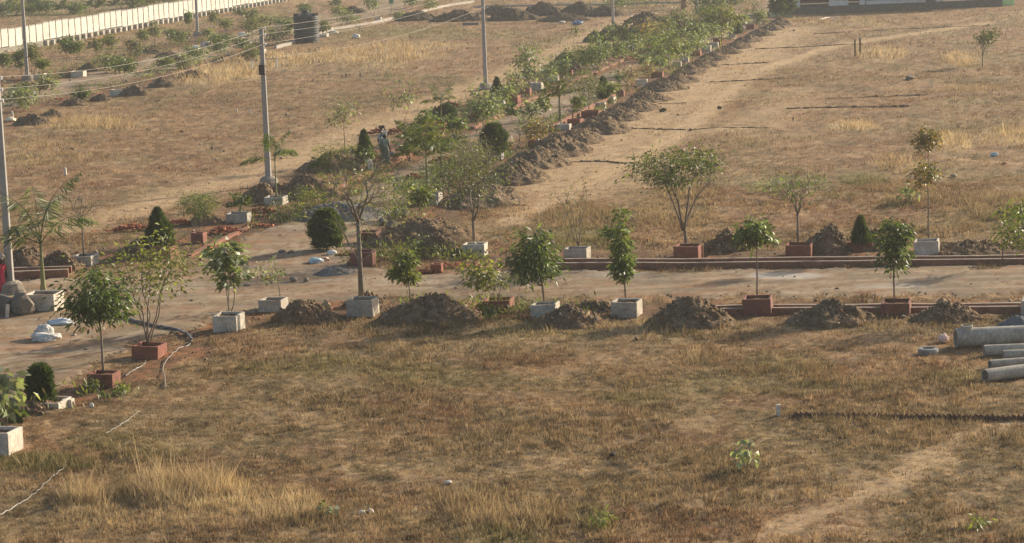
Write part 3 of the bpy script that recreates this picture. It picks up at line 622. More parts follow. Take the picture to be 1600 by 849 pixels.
# ---- poles and wires
def pole(u, v, top, label, hid=None, name='power_pole', w0=.34, w1=.22, hts=None, foot=True, lean=0.0, arm=False):
    s = PX(u, v); H = hid or (v - top) / s / math.cos(PITCH) ; x, y, _ = G(u, v)
    t = thing(name, label, 'pole', (x, y, 0), -RDIR, 'concrete power poles'); t.rotation_euler = (0, lean, -RDIR)
    k = 9; V_ = []; f = []
    for i in range(k):
        r = i / (k - 1); a, b = (w0 * (1 - r) + w1 * r) / 2, (w0 * .62 * (1 - r) + w1 * .7 * r) / 2; z = -.3 + (H + .3) * r
        V_ += [(-a, -b, z), (a, -b, z), (a, b, z), (-a, b, z)]
    for i in range(k - 1):
        for q in range(4): f.append((i*4+q, i*4+(q+1) % 4, (i+1)*4+(q+1) % 4, (i+1)*4+q))
    f += [(3, 2, 1, 0), tuple(4*(k-1)+q for q in range(4))]
    o = MB().add(V_, f).build('shaft', mConcP, t); bv = o.modifiers.new('b', 'BEVEL'); bv.width = .02; bv.segments = 1
    if foot:
        b = MB(); aa = np.linspace(0, 2 * math.pi, 12, endpoint=False); V_ = []
        for z, r in ((-.1, .62), (.2, .58), (.45, .48), (.55, .30)): V_ += [(math.cos(a) * r * rng.uniform(.9, 1.1), math.sin(a) * r * rng.uniform(.9, 1.1), z) for a in aa]
        b.add(V_, [(i*12+j, i*12+(j+1) % 12, (i+1)*12+(j+1) % 12, (i+1)*12+j) for i in range(3) for j in range(12)] + [tuple(36+j for j in range(12))], (.8, .74, .66)).build('footing', mConc, t)
    if arm:
        for z in arm:
            MB().tube([(-.0, -.12, H - z), (.26, -.14, H - z)], .022, 6).build('insulator_pin', mSteel, t)
            MB().tube([(.25, -.14, H - z - .05), (.25, -.14, H - z + .05), (.25, -.14, H - z + .11)], [.05, .06, .02], 8, col=(.9, .86, .8)).build('insulator', mPlast, t)
    return t, H, np.array([x, y])
def on(P, u, v, dz):  # world point of the wire at pole
    return np.array([P[2][0], P[2][1], P[1] - dz])
P1 = pole(17, 459, 126, 'tall concrete power pole at the left edge beside the palm', arm=(.02, .5, .95), lean=0)
P2 = pole(420, 291, 47, 'concrete power pole with strapped box standing behind the small grey planter', arm=(.05, .42, .95))
P3 = pole(759, 140, -110, 'concrete power pole rising behind the cone bush above the open field', arm=(.05, .42, .95), hid=P2[1])
P4 = pole(958, 42, 0, 'concrete power pole at the top beyond the blue litter', hid=9.2, foot=False)
P5 = pole(43, 126, -40, 'concrete power pole between the far road and the cream wall, nearest the left edge', hid=9.0, foot=True)
P6 = pole(309, 56, -40, 'concrete power pole standing close to the cream wall right of the thin saplings', hid=9.0, foot=True)
P7 = pole(1089, 22, 0, 'far concrete pole behind the leafy trees at the end of the long road', hid=9.0, foot=False)
P8 = pole(1208, 18, 0, 'slim far concrete pole beside the dark hedge at the top', hid=9.0, foot=False, w0=.2, w1=.15)
for z_, w_ in ((2.15, .42), (2.6, .42)): MB().box((0, 0, P2[1] - z_), (.36, .28, .07), col=(.5, .5, .5)).build('clamp_band', mSteel, P2[0])
MB().box((0, -.2, P2[1] - 2.35), (.34, .16, .55), col=(.5, .45, .42)).build('junction_box', mSteel, P2[0])
MB().box((.55, -.05, P2[1] - 1.75), (.62, .05, .05), col=(3, 3, 2.8)).build('side_bracket', mSteel, P2[0]); MB().box((-.6, -.05, P2[1] - 1.85), (.72, .05, .05), col=(3, 3, 2.8)).build('side_bracket', mSteel, P2[0])
for sx in (.84, -.62): MB().tube([(sx, -.05, P2[1] - 1.8), (sx, -.05, P2[1] - 2.25)], .045, 8, col=(.9, .85, .75)).build('hanging_insulator', mPlast, P2[0])
def wire(A, B, sag, label, r=.008, cat='wire'):
    tt = np.linspace(0, 1, 26)[:, None]; P = A + (B - A) * tt; P[:, 2] -= (4 * tt * (1 - tt))[:, 0] * sag
    o = MB().tube(P, r, 4, col=(1, .95, .8)).build('power_line', mWire); return tag(o, label, cat, 'power lines between the poles')
wof = np.array([.25 * math.cos(RDIR) - .14 * math.sin(RDIR), -.25 * math.sin(RDIR) - .14 * math.cos(RDIR)])
def at(P, dz): return np.array([P[2][0] + wof[0], P[2][1] + wof[1], P[1] - dz + .08])
for (d1, d2, d3), nm in zip(((.02, .05, .05), (.5, .42, .42), (.95, .95, .95)), ('top', 'middle', 'lowest')):
    wire(at(P1, d1), at(P2, d2), .55, f'{nm} wire between the left edge pole and the pole with the box')
    wire(at(P2, d2), at(P3, d3), .5, f'{nm} wire rising from the pole with the box to the top edge')
    o_ = at(P1, d1); bk = o_ + (o_ - at(P2, d2)) * .9; wire(o_, bk, .3, f'{nm} wire leaving the left edge pole out of the frame')
wire(at(P2, 1.75) + np.array([.5, 0, 0]), at(P3, 2.2), .6, 'fourth wire from the bracket under the box toward the upper right')

# ---- water tank
p = G(478, 68); s = PX(478, 68); TR = 19.5 / s; TH = 42 / s / math.cos(PITCH)
t = thing('water_tank', 'large black ribbed plastic water tank standing at the edge of the field', 'tank', (p[0], p[1] + TR, 0))
def lathe(prof, n=40, col=(1, 1, 1)):
    V_ = []; f = []
    for r, z in prof: V_ += [(math.cos(a) * r, math.sin(a) * r, z) for a in np.linspace(0, 2 * math.pi, n, endpoint=False)]
    m_ = len(prof)
    for i in range(m_ - 1):
        for j in range(n): f.append((i*n+j, i*n+(j+1) % n, (i+1)*n+(j+1) % n, (i+1)*n+j))
    f += [tuple(range(n))[::-1], tuple((m_-1)*n+j for j in range(n))]
    return MB().add(V_, f, col)
pr = []; nrb = 11
for i in range(nrb * 4 + 1): pr.append((TR * (1 + .016 * math.sin(i * math.pi / 2)), TH * .93 * i / (nrb * 4)))
pr += [(TR * 1.0, TH * .94), (TR * .9, TH * .98), (TR * .55, TH * 1.06), (TR * .25, TH * 1.10)]
mTank = mat('tank_plastic', base=(.030, .038, .046), rough=.6, nscale=1.5, namp=.3, attr=True, spec=.25)
lathe(pr).build('body', mTank, t, smooth=True)
lathe([(.34, TH * 1.04), (.36, TH * 1.09), (.36, TH * 1.15), (.30, TH * 1.19), (.05, TH * 1.21)], 24).build('lid', mTank, t)
for k in range(8):
    a = k * math.pi / 4 + .2; MB().box((math.cos(a) * TR * .8, math.sin(a) * TR * .8, TH * 1.02), (.5, .12, .3), rz=a).build('lifting_lug', mTank, t)

# ---- concrete pipes at the right edge
def pipe(u, v, dpx, L, ang, label, stub=False, hol=True, z0=0.0, col=(1.0, .98, .92)):
    s = PX(u, v); R = dpx / s / 2; x, y, _ = G(u, v); n = 28; ri = R * .8
    t = thing('concrete_pipe', label, 'pipe', (x, y + R, R + z0 - .04), ang, 'concrete drain pipes piled at the right edge')
    V_ = []; f = []
    rings = [(0, ri), (0, R), (.12, R * 1.02), (L * .5, R), (L, R), (L, ri), (L * .5, ri)]
    for xx, r in rings: V_ += [(xx, math.cos(a) * r, math.sin(a) * r) for a in np.linspace(0, 2 * math.pi, n, endpoint=False)]
    k = len(rings)
    for i in range(k):
        for j in range(n): f.append((i*n+j, i*n+(j+1) % n, ((i+1) % k)*n+(j+1) % n, ((i+1) % k)*n+j))
    MB().add(V_, f, col).build('barrel', mConc, t)
    if stub:
        lathe([(R * .62, R * .85), (R * .62, R * 1.28), (R * .5, R * 1.30), (R * .5, R * .9)], 24, (1.1, 1.08, 1)).build('socket', mConc, t, loc=(R * 1.15, 0, 0))
    return t
pipe(1496, 545, 31, 4.6, .06, 'thickest grey concrete pipe with a short round socket on top', stub=True)
pipe(1539, 557, 18, 3.2, .05, 'medium concrete pipe just in front of the thickest pipe')
pipe(1569, 562, 15, 3.0, .04, 'short looking thin concrete pipe third from the back at the right edge')
pipe(1548, 577, 15, 3.0, .22, 'thin concrete pipe lying directly behind the frontmost pipe')
pipe(1541, 598, 21, 3.4, .42, 'frontmost concrete pipe with its dark open end facing left')
heap(1600, 520, 90, 26, 'smooth blue grey mound of stone dust behind the concrete pipes', 'gravel_heap', (.17, .18, .19), 'heap', lit=(.20, .21, .22), amp=.4)
p = G(1453, 555); t = lathe([(.33, .0), (.36, .12), (.33, .2), (.22, .21), (.2, .12)], 26, (.75, .78, .82)).build('concrete_ring', mConc, loc=(p[0], p[1] + .3, -.02)); tag(t, 'round grey concrete cover lying in the grass left of the pipes', 'cover')
# ================================================================ planters and young trees near the camera
PG = 'square tree planters beside the roads'; TG = 'young trees planted along the roads'
WT = (1.45, 1.4, 1.3); OC = (1.1, 1.05, .98)
planter(1622, 493, 50, 22, mConc, 'grey planter cut by the right edge on the near side of the cross road', PG, col=OC)
planter(1399, 493, 45, 19, mRed, 'dull red planter between the two small earth heaps on the near right', PG, col=(.85, .9, .95))
planter(1182, 493, 45, 25, mRed, 'tall dark red planter between the two widest right heaps', PG, col=(.85, .9, .95))
planter(976, 495, 42, 22, mConc, 'pale grey planter left of the conical earth heap in the near row', PG, col=OC)
planter(849, 497, 40, 20, mConc, 'grey planter half buried beside the heap with the yellow rock', PG, col=WT)
planter(775, 488, 43, 17, mRed, 'low red planter holding the yellowing sapling', PG)
planter(562, 495, 43, 25, mConc, 'grey planter around the tallest bare tree', PG, col=OC)
planter(422, 487, 38, 17, mConc, 'weathered low grey planter with a thin sapling near the road bend', PG, col=OC)
planter(352, 518, 40, 24, mConc, 'whitewashed planter with the large leaved plant by the road bend', PG, col=WT)
planter(226, 561, 44, 19, mRed, 'red planter under the wide yellow green tree', PG, col=(1.1, 1.1, 1.1))
planter(155, 607, 42, 21, mRed, 'dark red planter nearest the lower left, with a single curved stem', PG, col=(.9, .9, .95))
planter(68, 643, 54, 13, mConc, 'low broken white planter below the round bush at lower left', PG, col=WT)
planter(104, 636, 16, 11, mConc, 'small detached white block at the right end of the broken planter', PG, col=WT)
planter(-14, 712, 60, 34, mConc, 'white empty planter cut by the left edge at the bottom', PG, col=WT)
planter(62, 487, 50, 26, mConc, 'whitewashed planter holding the big palm by the left pole', PG, col=WT)
planter(127, 416, 34, 15, mConc, 'grey planter with a bare bent sapling behind the palm', PG, col=(1, 1, .97))
planter(252, 405, 33, 18, mRed, 'red planter in front of the conical dark bush', PG, col=(1.05, 1.1, 1.15))
planter(308, 380, 20, 15, mRed, 'small red planter under the feathery bush', PG, col=(1.1, 1.15, 1.2))
planter(368, 348, 34, 13, mConc, 'low white planter with a stunted palm beside the brick rubble', PG, col=(1.15, 1.15, 1.1))
planter(427, 320, 31, 11, mConc, 'pale planter beside the foot of the pole with the box', PG, col=(1.25, 1.22, 1.15))
planter(670, 320, 31, 17, mConc, 'grey planter with a slim palm on the right of the long road', PG, col=OC)
planter(563, 417, 36, 22, mRed, 'open red planter at the inner corner of the junction', PG, col=(.9, .95, 1))
planter(573, 382, 32, 18, mRed, 'dark red planter just behind the open one at the junction', PG, col=(.75, .8, .85))
planter(681, 426, 17, 13, mRed, 'small red brick block at the road edge below the rubble slope', PG, col=(1.2, 1.1, 1))
planter(739, 401, 35, 18, mConc, 'pinkish white planter under the wide twiggy tree', PG, col=WT)
planter(899, 407, 37, 17, mConc, 'grey planter with several bare upright stems beside the pale grass', PG, col=OC)
planter(1073, 405, 40, 19, mRed, 'red planter under the broad spreading forked tree', PG)
planter(1247, 402, 40, 18, mRed, 'red planter with the thin leafless tree right of the dark heap', PG)
planter(1344, 393, 38, 14, mRed, 'low red planter with pale corner posts around the small cone bush', PG, col=(1, 1, .9))
planter(1448, 400, 38, 22, mConc, 'whitish planter at the foot of the tall two tiered tree', PG, col=WT)
planter(775, 250, 18, 10, mConc, 'grey planter in front of the broad dark bush right of the long road', PG, col=(1.1, 1.15, 1.25))

# near row, right to left
tree(1606, 474, 308, 78, 'leafy tree cut by the right edge, hanging over the cross road', col='green', n=420, c0=.42, off=-14, col2='yell')
tree(1397, 472, 330, 50, 'slim tree with drooping tapered crown over the dull red planter', col='dark', col2='brig', n=820, c0=.30, ll=.2, lw=.06, cl=24, r0=.03)
tree(1183, 468, 337, 62, 'single stemmed tree with small round mop crown', col='green', col2='brig', n=520, c0=.60, ll=.2, lw=.075, cl=13, r0=.03)
tree(978, 471, 324, 46, 'narrow tree with two leaf masses stacked, leaning left', col='green', col2='brig', n=1000, c0=.26, ll=.2, lw=.065, off=-9, cl=26, r0=.032, x=((.22, .66, .12, .75), (.52, 1.0, -.10, .95), (.2, .5, .08, .5)))
tree(851, 478, 360, 86, 'dense dark drooping tree left of the heap with the rock', col='dark', col2='brig', n=1200, c0=.24, ll=.24, lw=.055, off=-17, cl=34, r0=.038)
tree(779, 474, 396, 86, 'sparse yellowing sapling with two stems and hanging leaves', col='oliv', col2='yell', n=330, c0=.25, stems=2, ll=.2, lw=.07, off=-22, cl=14, fork=.05)
tree(641, 470, 388, 40, 'small bright leafy tree behind the biggest rubble heap', col='green', col2='yell', n=720, c0=.22, ll=.19, lw=.06, off=-5, cl=20)
tree(565, 474, 246, 140, 'tallest bare tree with thick forked trunk and thin wisps of leaf', kind='bare', col='oliv', col2='yell', n=260, c0=.42, stems=1, fork=.56, r0=.085, ll=.16, lw=.03, cl=16, bark=mBark)
tree(438, 466, 398, 54, 'thin pale sapling with few leaves near the road bend', col='green', col2='pale', n=110, c0=.35, ll=.15, lw=.06, cl=9, off=-8)
tree(358, 494, 368, 66, 'large leaved sapling with three stems by the road bend', col='green', col2='pale', n=230, c0=.30, stems=3, fork=.05, ll=.30, lw=.15, cl=14, off=2, r0=.03)
tree(232, 541, 366, 152, 'wide open yellow green tree with many slanting stems', kind='spread', col='oliv', col2='yell', n=760, c0=.28, stems=6, fork=.02, ll=.17, lw=.06, cl=40, off=6, r0=.035)
tree(162, 586, 424, 104, 'flat topped green tree on a curved bare stem at left', kind='leafy', col='dark', col2='brig', n=1500, c0=.47, ll=.2, lw=.055, cl=38, off=-2, r0=.04)
tree(66, 634, 572, 40, 'round dark bush above the broken white planter', kind='ball', col='dark', col2='green', n=3000, z=.05, ll=.16, lw=.03, name='round_bush', cat='bush')
tree(10, 668, 574, 76, 'large leaved plant with upright paddles at the lower left edge', col='green', col2='pale', n=66, c0=.08, stems=4, fork=.03, ll=.36, lw=.17, cl=14, z=.1, spiky=1, name='broad_leaf_plant', cat='plant')
tree(68, 456, 270, 150, 'big palm with long arching fronds beside the left edge pole', kind='palm', col='dark', col2='pale', n=7, c0=.40, r0=.06, lw=.045, z=.4)
tree(131, 402, 296, 70, 'bare bent sapling behind the big palm', kind='bare', col='grey', n=40, c0=.5, fork=.5, cl=9, r0=.035, ll=.15, lw=.04)
tree(249, 390, 326, 48, 'conical dark green bush in the red planter', kind='cone', col='dark', col2='green', n=5200, z=.25, ll=.16, lw=.03, name='conical_bush', cat='bush')
tree(309, 366, 300, 64, 'feathery light green bush on thin twigs', kind='spread', col='green', col2='brig', n=1500, c0=.30, stems=5, fork=.03, ll=.14, lw=.022, cl=32, r0=.016)
tree(376, 333, 296, 44, 'stunted pale palm above the brick rubble', kind='palm', col='green', col2='yell', n=7, c0=.25, r0=.05)
tree(432, 308, 200, 86, 'thin palm with feathery fronds beside the pole with the box', kind='palm', col='green', col2='brig', n=6, c0=.52, r0=.03, lw=.04)
tree(511, 389, 328, 47, 'broad rounded dark bush standing in the junction', kind='ball', col='dark', col2='green', n=6500, z=.05, ll=.16, lw=.03, name='round_bush', cat='bush')
tree(741, 383, 222, 136, 'wide twiggy grey tree at the corner with a thin green top', kind='spread', col='oliv', col2='green', n=1500, c0=.30, fork=.24, r0=.06, ll=.13, lw=.04, cl=56, x='twigs', off=-4)
tree(904, 390, 284, 74, 'leafless tree with several steep pale stems', kind='bare', col='oliv', n=70, c0=.45, stems=4, fork=.05, r0=.033, ll=.15, lw=.04, cl=12, off=-6)
tree(1072, 386, 230, 164, 'broad umbrella shaped tree on a forked trunk', kind='spread', col='green', col2='oliv', n=1500, c0=.52, fork=.16, r0=.07, ll=.17, lw=.06, cl=30, rc=.30, off=-8)
tree(1247, 384, 264, 86, 'thin leafless tree with crooked trunk and sparse tip leaves', kind='bare', col='green', n=150, c0=.55, fork=.40, r0=.045, ll=.15, lw=.05, cl=16, off=0)
tree(1345, 384, 339, 26, 'small cone bush in the low planter beside the right heap', kind='cone', col='dark', col2='green', n=1800, z=.25, ll=.15, lw=.03, name='conical_bush', cat='bush')
tree(1451, 378, 203, 54, 'tallest thin tree with two separate leaf tiers', col='green', col2='rust', n=700, c0=.50, ll=.17, lw=.06, cl=22, rc=.2, r0=.032, off=-3, x=((.50, .72, .0, 1.0), (.80, 1.0, .02, .5)))
tree(1566, 404, 316, 60, 'low leafy spray of green at the right edge above the brick drain', col='green', col2='yell', n=170, c0=.6, ll=.22, lw=.07, cl=9, off=20)
tree(668, 305, 186, 100, 'slim palm with yellow green fronds right of the walking people', kind='palm', col='green', col2='yell', n=9, c0=.56, r0=.05, lw=.05)
tree(773, 243, 194, 36, 'broad dark bush between the long road and the ridge of earth', kind='ball', col='dark', col2='green', n=4200, z=.35, ll=.16, lw=.035, name='round_bush', cat='bush')

# ---- heaps of dug earth
HG = 'heaps of dug earth beside the roads'
for a in [(1485, 505, 118, 33, 'small near heap right of the dull red planter', .0), (1302, 511, 150, 46, 'wide near heap between the two dark red planters', .05), (1078, 516, 152, 56, 'conical near heap right of the pale grey planter', -.05),
          (892, 513, 118, 40, 'low near heap with a yellow broken rock on it', -.1), (676, 507, 168, 52, 'largest rubbly heap in the middle of the near row', -.05), (476, 506, 112, 40, 'dark rubbly heap between two grey planters on the left', -.1),
          (1300, 396, 92, 50, 'steep dark heap behind the cone bush on the far side', .05), (1370, 392, 90, 38, 'dark low heap directly behind the dull red planter tree', 0), (1137, 394, 74, 36, 'dark rounded heap right of the umbrella shaped tree', 0),
          (1530, 401, 170, 20, 'long low bank of earth at the far right', .1), (688, 402, 92, 40, 'brown heap left of the pinkish white planter', -.1), (575, 480, 70, 22, 'low bank of earth behind the tallest bare tree', 0), (930, 488, 80, 16, 'low bank of loose earth behind the narrow tree', 0),
          (36, 418, 92, 34, 'dark bank of earth behind the left pole', 0), (92, 424, 80, 34, 'dark bank of earth behind the palm stem', 0), (212, 404, 80, 34, 'dark earth bank left of the conical bush', 0), (318, 352, 60, 28, 'brown heap behind the feathery bush', 0),
          (470, 312, 130, 46, 'red brown bank behind the pole with the box', .1), (520, 268, 120, 34, 'red brown bank at the foot of the slim sapling', .1), (405, 316, 70, 34, 'dark heap on the left of the pole with the box', 0), (560, 480, 60, 16, 'thin dark bank between near planters', 0),
          (660, 385, 210, 44, 'broad stony slope at the inner corner of the junction', .05), (20, 652, 150, 22, 'curved bank of earth at the lower left', 0)]:
    heap(a[0], a[1], a[2], a[3], a[4], group=HG, peak=a[5], amp=1.0, deep=.75 if a[3] > 18 else .4)
ridge = [(752, 322, 120, 44), (806, 286, 92, 48), (838, 262, 90, 42), (872, 243, 88, 46), (900, 224, 78, 38), (936, 208, 86, 42), (966, 186, 70, 30), (990, 172, 66, 28), (1012, 158, 60, 26), (1036, 140, 60, 28), (1058, 128, 52, 22), (1076, 113, 48, 20), (1096, 103, 48, 20), (1114, 92, 44, 19), (1134, 82, 44, 18), (1152, 73, 40, 17), (1170, 63, 40, 17), (1188, 54, 38, 17), (1204, 45, 34, 16), (1218, 36, 34, 16)]
ORD = 'first second third fourth fifth sixth seventh eighth ninth tenth eleventh twelfth thirteenth fourteenth fifteenth sixteenth seventeenth eighteenth nineteenth twentieth'.split()
for i, (u, v, w_, h_) in enumerate(ridge):
    heap(u + 5, v + 3, w_ * 1.25, h_ * (.85 if i < 4 else .68), f'{ORD[i]} earth heap from the near end of the ridge right of the long road', group='heaps forming the ridge along the right side of the long road', deep=1.35, rot=-RDIR, peak=-.1, col=(.17, .12, .075), lit=(.23, .165, .10))
heap(530, 347, 150, 32, 'flat pile of grey gravel behind the broad rounded bush', 'gravel_heap', (.17, .16, .15), lit=(.24, .22, .20), amp=.5, deep=1.0)
heap(520, 432, 70, 14, 'small spill of grey gravel at the road edge by the litter', 'gravel_heap', (.17, .16, .15), lit=(.22, .21, .19), amp=.5, deep=.8)
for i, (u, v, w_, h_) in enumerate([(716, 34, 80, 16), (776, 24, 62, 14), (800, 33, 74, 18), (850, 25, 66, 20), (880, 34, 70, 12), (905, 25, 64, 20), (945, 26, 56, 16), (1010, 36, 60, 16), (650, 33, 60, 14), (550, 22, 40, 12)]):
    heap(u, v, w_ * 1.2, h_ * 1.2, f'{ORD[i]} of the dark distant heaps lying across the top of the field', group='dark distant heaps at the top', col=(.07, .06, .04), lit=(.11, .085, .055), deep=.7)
for i, (u, v, w_, h_) in enumerate([(48, 196, 74, 26), (78, 184, 50, 20), (112, 166, 56, 16), (156, 158, 40, 16), (208, 150, 60, 26), (250, 137, 56, 24), (300, 122, 60, 18), (345, 98, 40, 14), (470, 30, 40, 12), (135, 112, 44, 20), (104, 121, 50, 14), (262, 90, 50, 14), (232, 84, 50, 14), (40, 140, 60, 20)]):
    heap(u, v, w_ * .9, h_ * .72, f'{ORD[i]} small dark heap beside the far road on the left', group='small heaps beside the far road', col=(.14, .10, .062), lit=(.20, .145, .09), deep=.6)
for i, (u, v, w_, h_) in enumerate([(884, 114, 74, 38), (826, 122, 34, 18), (930, 66, 40, 20), (960, 64, 64, 30), (1010, 52, 60, 30), (1060, 58, 60, 34), (1140, 40, 50, 24), (684, 192, 60, 26), (545, 250, 70, 20), (1120, 26, 60, 12)]):
    heap(u, v, w_, h_, f'{ORD[i]} dark heap on the left side of the long road counted upward', group='heaps left of the long road', col=(.115, .095, .06), lit=(.16, .13, .08), deep=.7)
# ---- rocks
RG = 'loose rocks on and beside the heaps'
for a in [(915, 508, 26, 24, 'yellow brown broken slab on the near heap beside the grey planter', 'y'), (884, 503, 16, 18, 'upright brown rock left of the yellow slab', ''), (931, 508, 12, 14, 'small brown rock right of the yellow slab', ''), (507, 494, 20, 26, 'tall brown rock on the dark heap left of the bare tree', 'y'),
          (494, 503, 10, 14, 'orange rock at the foot of the dark heap', 'y'), (680, 398, 24, 20, 'round brown boulder on the heap left of the pinkish planter', ''), (612, 362, 24, 18, 'mossy grey boulder on the stony slope', 'g'), (598, 352, 16, 14, 'dark boulder at the top of the stony slope', 'g'), (632, 360, 12, 12, 'pale rock on the stony slope', ''),
          (628, 340, 34, 14, 'flat grey slab below the slim palm planter', 'g'), (34, 494, 46, 42, 'big grey boulder at the foot of the left edge pole', 'g'), (8, 492, 34, 36, 'second grey boulder cut by the left edge', 'g'), (861, 238, 24, 20, 'yellow pointed slab on the second ridge heap', 'y'),
          (458, 442, 16, 10, 'low grey stone at the road bend', 'g'), (478, 442, 12, 9, 'flat stone right of the low grey stone', 'g'), (440, 396, 14, 6, 'small stone lying in the junction', 'g'), (455, 397, 12, 6, 'smaller stone beside the one in the junction', ''), (386, 448, 14, 6, 'single dark stone on the road below the leafy sapling', 'g'),
          (1036, 175, 15, 7, 'dark rock on the pale track right of the ridge', 'd'), (1125, 171, 9, 6, 'smaller dark rock farther right on the pale track', 'd'), (1079, 205, 6, 4, 'tiny dark stone on the pale track', 'd'), (1423, 125, 18, 8, 'grey low clump of stone in the right field', 'g'), (1222, 46, 10, 6, 'dark stone near the end of the ridge', 'd'), (1508, 400, 10, 8, 'stone on the far right bank', ''),
          (1475, 478, 22, 12, 'brown rock on top of the small near heap', ''), (958, 714, 14, 7, 'dark small rock in the foreground grass', 'd'), (1560, 504, 12, 7, 'pale stone behind the pipes', 'y'), (418, 438, 10, 7, 'broken orange brick on the road below the sapling', 'r'), (704, 478, 14, 10, 'pale stone on the largest rubbly heap', 'y'), (722, 490, 12, 9, 'brown stone low on the largest rubbly heap', ''),
          (742, 372, 8, 6, 'pale chip on the slope above the corner planter', 'y'), (812, 248, 12, 8, 'small stone on the first ridge heaps', '')]:
    c_ = {'y': (.42, .29, .15), '': (.26, .19, .12), 'g': (.20, .175, .14), 'd': (.06, .055, .045), 'r': (.38, .15, .07)}[a[5]]
    rock(a[0], a[1], a[2], a[3], a[4], col=c_, group=RG)
# ---- red brick rubble (loose broken bricks, uncountable)
def rubble(u, v, wpx, hpx, n, label, sz=.2):
    s = PX(u, v); x0, y0, _ = G(u, v); W = wpx / s; D = W * .6; Hh = hpx / s * .7; b = MB(); g = np.random.default_rng(int(u + v))
    for _ in range(n):
        x = g.normal(0, W * .24); y = abs(g.normal(0, D * .3)); z = max(0, Hh * (1 - (x / (W * .5)) ** 2 - ((y - D * .4) / (D * .6)) ** 2)) * g.uniform(.3, 1)
        b.box((x, y, z + .05), (sz * g.uniform(.6, 1.2), sz * .5, sz * .34), rz=g.uniform(0, 3), col=np.array((1, .9, .85)) * g.uniform(.6, 1.5), jit=.02)
    o = b.build('brick_rubble', mBrickL, loc=(x0, y0, 0)); return tag(o, label, 'rubble', kind='stuff')
mBrickL = mat('loose_brick', base=(.33, .125, .07), rough=.9, nscale=4, namp=.3)
for a in [(205, 362, 66, 12, 90, 'loose red bricks left of the conical bush'), (280, 352, 40, 10, 60, 'loose red bricks behind the conical bush'), (350, 366, 60, 12, 70, 'red brick fragments beside the small red planter'), (408, 338, 60, 16, 110, 'spilled red bricks right of the low white planter'), (400, 356, 44, 6, 50, 'line of red bricks at the edge of the junction'),
          (588, 212, 44, 14, 70, 'red bricks heaped behind the walking people'), (620, 210, 40, 12, 60, 'red bricks heaped right of the walking people'), (704, 168, 40, 12, 60, 'red bricks behind the double stemmed tree'), (690, 255, 44, 10, 60, 'dark red bricks by the slim palm'), (646, 280, 34, 10, 40, 'dark red bricks among plants on the right verge'),
          (20, 374, 1, 1, 1, 'a broken brick near the left pole'), (545, 400, 40, 8, 30, 'brick scraps at the junction corner'), (660, 428, 44, 5, 40, 'brick scraps left of the small brick block'), (700, 420, 80, 5, 36, 'brick scraps along the road edge'), (1010, 85, 50, 8, 50, 'orange bricks between the distant planters'), (975, 95, 50, 8, 50, 'orange bricks along the distant verge'),
          (590, 250, 26, 8, 30, 'orange bricks beside the steel ring'), (505, 300, 60, 10, 50, 'orange bricks on the left verge'), (60, 142, 50, 6, 30, 'orange brick scraps by the far road'), (100, 158, 60, 5, 24, 'brick scraps below the far road'), (930, 22, 44, 6, 30, 'dark red bricks on the distant heap')]:
    if a[4] > 1: rubble(*a)
# ================================================================ trees and planters farther up the roads
FP = 'planters far up the long road'
far_pl = [  # u, v, w, h, kind
 (566, 261, 24, 10, 'w'), (686, 202, 22, 11, 'r'), (738, 191, 20, 13, 'r'), (778, 168, 24, 12, 'w'), (800, 162, 24, 12, 'r'), (818, 150, 24, 11, 'r'), (837, 141, 22, 11, 'w'), (864, 128, 18, 9, 'w'), (885, 119, 20, 8, 'r'), (905, 112, 18, 8, 'r'),
 (942, 90, 18, 8, 'w'), (962, 89, 14, 10, 'r'), (972, 83, 16, 8, 'r'), (985, 79, 15, 8, 'w'), (1058, 48, 13, 7, 'w'), (1072, 42, 14, 7, 'w'), (838, 230, 34, 10, 'r'), (879, 204, 26, 9, 'w'), (897, 196, 26, 9, 'r'), (922, 184, 34, 10, 'r'),
 (936, 170, 22, 8, 'w'), (950, 161, 24, 8, 'w'), (966, 151, 20, 8, 'r'), (1002, 134, 20, 9, 'w'), (1026, 121, 22, 8, 'r'), (1058, 104, 14, 7, 'w'), (1070, 97, 14, 7, 'w'), (1087, 88, 18, 8, 'r'), (1103, 81, 17, 9, 'w'), (1116, 74, 14, 7, 'w'), (1121, 68, 18, 8, 'r'), (1142, 59, 17, 8, 'w'), (1172, 46, 16, 7, 'r'), (1207, 27, 10, 5, 'w')]
for i, (u, v, w_, h_, k) in enumerate(far_pl):
    side = 'left' if i < 16 else 'right'; j = i if i < 16 else i - 16
    nm = (ORD + ['twenty first'])[j]
    planter(u, v, w_ * .82, h_, mConc if k == 'w' else mRed, f"{'whitewashed' if k == 'w' else 'brick red'} planter, {nm} of the distant ones up the {side} of the long road", FP, col=WT if k == 'w' else (1.1, 1.05, 1.05))
FT = 'young trees farther up the long road'
